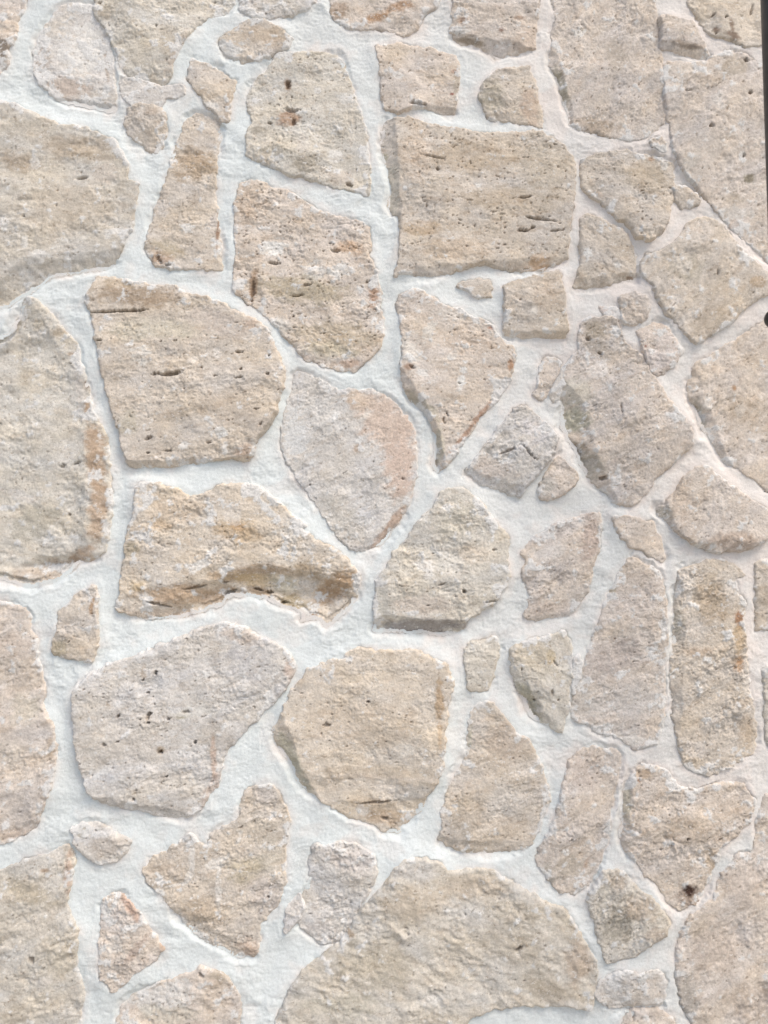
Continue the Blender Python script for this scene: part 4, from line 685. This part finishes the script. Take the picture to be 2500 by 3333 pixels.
def traced_field(U, V):
    """largest signed distance to the measured stones, and which stone, on a regular grid"""
    best = np.full(U.shape, -0.09); who = np.full(U.shape, -1)
    Uw, Vw = warp(U, V, 1000)
    us = U[0]; vs = V[:, 0]
    for i, s in enumerate(ST):
        P = s['P']
        i0, i1 = np.searchsorted(us, [P[:, 0].min() - 0.09, P[:, 0].max() + 0.09])
        j0, j1 = np.searchsorted(vs, [P[:, 1].min() - 0.09, P[:, 1].max() + 0.09])
        if i1 <= i0 or j1 <= j0:
            continue
        sl = (slice(j0, j1), slice(i0, i1))
        sd = poly_sd(Uw[sl], Vw[sl], P, s['grow'])
        b = sd > best[sl]
        best[sl] = np.where(b, sd, best[sl]); who[sl] = np.where(b, i, who[sl])
    return best, who

FU, FV0, FV1 = 0.88, 0.52, 2.84
MR = 0.0021
mU, mV = np.meshgrid(np.arange(-FU, FU, MR), np.arange(FV0, FV1, MR))
mb, mw = traced_field(mU, mV)
mgv = np.gradient(mb, MR, axis=0)
for _k in range(4):
    mgv[1:-1, 1:-1] = (mgv[:-2, 1:-1] + mgv[2:, 1:-1] + mgv[1:-1, :-2] + mgv[1:-1, 2:] + mgv[1:-1, 1:-1]) / 5
mF = np.full(mU.shape, 0.008)
for i, s in enumerate(ST):
    mk = (mw == i) & (mb > -0.055) & (mb < 0.016)
    if mk.any():
        _r = stone_face(mU[mk], mV[mk], s, 100 + 131 * i)
        mF[mk] = _r[0] - 0.36 * _r[5]
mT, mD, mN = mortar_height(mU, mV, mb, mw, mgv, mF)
# the joint never stands above the arris it meets, save where it was smeared over it
_sm = sstep(0.25, 0.6, noise(mU / 0.05, mV / 0.05, 981)) * 0.0022
mT = np.minimum(mT, np.maximum(mF, -0.004) - 0.0008 + _sm + 0.55 * np.maximum(-mb - 0.002, 0))

def mortar_at(U, V):
    """mortar surface under wall points (bilinear from the fine map, level beyond it)"""
    x = (U + FU) / MR; y = (V - FV0) / MR
    ok = (x >= 0) & (y >= 0) & (x < mT.shape[1] - 1.01) & (y < mT.shape[0] - 1.01)
    xi = np.clip(x.astype(int), 0, mT.shape[1] - 2); yi = np.clip(y.astype(int), 0, mT.shape[0] - 2)
    fx = np.clip(x - xi, 0, 1); fy = np.clip(y - yi, 0, 1)
    v = (mT[yi, xi] * (1 - fx) + mT[yi, xi + 1] * fx) * (1 - fy) + (mT[yi + 1, xi] * (1 - fx) + mT[yi + 1, xi + 1] * fx) * fy
    return np.where(ok, v, 0.006)

def build_stone(s, i):
    P = s['P']
    # stones cut off by the frame can be coarser
    RES = 0.0023 if (np.abs(P[:, 0]).max() > 0.80 or P[:, 1].min() < 0.62 or P[:, 1].max() > 2.72) else 0.00178
    u0, v0 = P.min(0) - 0.026; u1, v1 = P.max(0) + 0.026
    U, V = np.meshgrid(np.arange(u0, u1, RES), np.arange(v0, v1, RES))
    Uw, Vw = warp(U, V, 1000)
    sd = poly_sd(Uw, Vw, P, s['grow'])
    mask = sd > -0.0075
    m = mask.ravel()
    T = np.zeros(U.size); Cc = np.zeros((U.size, 3))
    t, c = stone_relief(U.ravel()[m], V.ravel()[m], sd.ravel()[m], s, 100 + 131 * i)
    T[m] = t; Cc[m] = c
    T = T.reshape(U.shape)
    co, q, tr, used, extra = grid_mesh(U, V, T, mask, back=0.07)
    cc = Cc[used.ravel()]
    cc = np.concatenate([cc, cc[extra]])
    o = new_mesh_obj('stone', co, q, tr, M_STONE, wall, {'tint': cc}, origin=(s['ctr'][0], 0, s['ctr'][1]))
    if s['label']:
        o['label'] = s['label']
    return o

for i, s in enumerate(ST):
    build_stone(s, i)

# ------------------------------------------------------------------ stones beyond the frame, so that the wall goes on
rng = np.random.default_rng(7)
CG = 0.009
WU, WV0, WV1 = 2.1, 0.0, 3.3
gU, gV = np.meshgrid(np.arange(-WU, WU + 1e-6, CG), np.arange(WV0, WV1 + 1e-6, CG))

cbest, cwho = traced_field(gU, gV)
seeds = []
for gy in np.arange(0.05, WV1 + 0.1, 0.21):
    for gx in np.arange(-WU, WU + 0.1, 0.25):
        seeds.append((gx + rng.uniform(-0.09, 0.09), gy + rng.uniform(-0.075, 0.075)))
allp = np.concatenate([s['P'] for s in ST])
x0, x1 = np.percentile(allp[:, 0], [3, 97]); y0, y1 = np.percentile(allp[:, 1], [3, 97])
seeds = np.array([p for p in seeds if not (x0 < p[0] < x1 and y0 < p[1] < y1)])
Uw, Vw = warp(gU, gV, 1000, 1.6)
d1 = np.full(gU.shape, 9.0); d2 = np.full(gU.shape, 9.0); cell = np.full(gU.shape, -1)
for k, p in enumerate(seeds):
    d = np.hypot(Uw - p[0], (Vw - p[1]) * 1.12)
    closer = d < d1
    d2 = np.where(closer, d1, np.minimum(d2, d))
    cell = np.where(closer, k, cell); d1 = np.where(closer, d, d1)
fsd = np.minimum((d2 - d1) / 2 - 0.015, -cbest - 0.030)
inframe = (np.abs(gU) < 0.80) & (gV > 0.60) & (gV < 2.74)
fsd = np.where(inframe, -0.05, fsd)
FILL = []
fams = list(COL)
for k in range(len(seeds)):
    mk = (cell == k) & (fsd > -0.012)
    if ((cell == k) & (fsd > 0)).sum() * CG * CG < 0.004:
        continue
    s = dict(c=fams[rng.integers(len(fams))], h=rng.uniform(10, 20), rough=rng.uniform(0.9, 1.5), smear=rng.uniform(0.15, 0.4), pit=rng.uniform(0.1, 0.5),
             edge=rng.uniform(7, 11), lap=0.3, tilt=(0, 0), bed=rng.uniform(-25, 25), lam=1.0, k=len(ST), size=(0.25, 0.22), ctr=seeds[k], cutl=[], blobl=[], holel=[])
    js, is_ = np.where(mk)
    sl = (slice(max(js.min() - 1, 0), js.max() + 2), slice(max(is_.min() - 1, 0), is_.max() + 2))
    m = mk[sl]
    T = np.zeros(m.shape); Cc = np.zeros(m.shape + (3,))
    t, c = stone_relief(gU[sl][m], gV[sl][m], fsd[sl][m], s, 50000 + 131 * k)
    T[m] = t; Cc[m] = c
    co, q, tr, used, extra = grid_mesh(gU[sl], gV[sl], T, m, back=0.07)
    if len(q) == 0:
        continue
    cc = Cc[used]
    cc = np.concatenate([cc, cc[extra]])
    new_mesh_obj('stone', co, q, tr, M_STONE, wall, {'tint': cc}, origin=(seeds[k][0], 0, seeds[k][1]))
    FILL.append(k)
okfill = np.isin(cell, FILL)

# ------------------------------------------------------------------ mortar
co1, q1, _, us1, _ = grid_mesh(mU, mV, mT, mb < 0.010)
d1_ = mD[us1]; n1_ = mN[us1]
cb2 = np.maximum(cbest, np.where(okfill, fsd, -0.09))
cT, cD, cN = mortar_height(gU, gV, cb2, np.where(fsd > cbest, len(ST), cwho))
inner = (np.abs(gU) < FU - 0.012) & (gV > FV0 + 0.012) & (gV < FV1 - 0.012)
edgez = (np.abs(gU) < FU + 0.003) & (gV > FV0 - 0.003) & (gV < FV1 + 0.003)
cT = np.where(edgez, cT - 0.004, cT)
co2, q2, _, us2, _ = grid_mesh(gU, gV, cT, (cb2 < 0.016) & ~inner)
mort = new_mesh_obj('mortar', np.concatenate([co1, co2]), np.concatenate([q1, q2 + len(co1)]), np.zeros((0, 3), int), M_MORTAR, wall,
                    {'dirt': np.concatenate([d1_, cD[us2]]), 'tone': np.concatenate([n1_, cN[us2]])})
mort['label'] = 'white lime mortar joints trowelled between the stones'

def box_obj(name, x0, x1, y0, y1, z0, z1, mat, parent=None):
    co = [(x0, y0, z0), (x1, y0, z0), (x1, y1, z0), (x0, y1, z0), (x0, y0, z1), (x1, y0, z1), (x1, y1, z1), (x0, y1, z1)]
    q = [(3, 2, 1, 0), (4, 5, 6, 7), (0, 1, 5, 4), (1, 2, 6, 5), (2, 3, 7, 6), (3, 0, 4, 7)]
    return new_mesh_obj(name, co, np.array(q), np.zeros((0, 3), int), mat, parent, smooth=False)

box_obj('core', -WU + 0.004, WU - 0.004, 0.028, 0.40, 0.0, WV1 - 0.004, M_CORE, wall)

# ------------------------------------------------------------------ ground
gr = box_obj('ground', -60, 60, -60, 60, -0.3, -0.002, M_GROUND)
gr['kind'] = 'structure'
gr['label'] = 'pale paved ground in front of the wall'

# ------------------------------------------------------------------ dark post at the right-hand edge
def lathe(profile, n=28):
    co = []; q = []
    for (r, z) in profile:
        for k in range(n):
            a = 2 * math.pi * k / n
            co.append((r * math.cos(a), r * math.sin(a), z))
    for j in range(len(profile) - 1):
        for k in range(n):
            k2 = (k + 1) % n
            q.append((j * n + k, j * n + k2, (j + 1) * n + k2, (j + 1) * n + k))
    return np.array(co), np.array(q)

def post():
    y = -0.30                                     # distance in front of the wall
    def at(sx, sy):
        dx = (sx - 1250.0) / FPX; dy = (1666.5 - sy) / FPX
        d = np.array([dx, _cp - dy * _sp, _sp + dy * _cp]); s_ = (CAM_D + y) / d[1]
        return d[0] * s_, CAM_Z + d[2] * s_
    r = 0.024
    x = at(2484, 100)[0] + r
    e = bpy.data.objects.new('metal_post', None)
    scn.collection.objects.link(e)
    e.location = (x, y, 0)
    e['label'] = 'dark metal post with a round knob, cut off by the right edge'
    e['category'] = 'post'
    co, q = lathe([(0.0005, 0.012), (r - 0.003, 0.012), (r, 0.02), (r, 2.9), (r - 0.004, 2.91), (0.0005, 2.912)])
    o = new_mesh_obj('shaft', co, q, np.zeros((0, 3), int), M_METAL, None); o.parent = e
    co, q = lathe([(0.0005, 0.0), (0.07, 0.0), (0.07, 0.009), (0.066, 0.012), (r + 0.004, 0.013), (r + 0.004, 0.03), (0.0005, 0.03)])
    o = new_mesh_obj('base_plate', co, q, np.zeros((0, 3), int), M_METAL, None); o.parent = e
    kx, kz = at(2490, 1037)
    prof = [(0.0005, 0.0), (0.008, 0.0), (0.008, 0.010)]
    R = 0.016; c = x - r - kx
    prof = [(0.0005, 0.0), (0.008, 0.0), (0.008, 0.006)] + [(R * math.sin(t), 0.006 + R - R * math.cos(t)) for t in np.linspace(0.55, math.pi - 0.02, 12)]
    co, q = lathe(prof, 24)
    L = co[:, 2].max()
    # axis z -> -x, tip at kx
    off = (kx - x) + L
    kc = np.stack([off - co[:, 2], co[:, 1], co[:, 0]], 1)
    o = new_mesh_obj('knob', kc, q, np.zeros((0, 3), int), M_METAL, None)
    o.location = (0, 0, kz); o.parent = e
    # stem reaching back into the shaft
post()
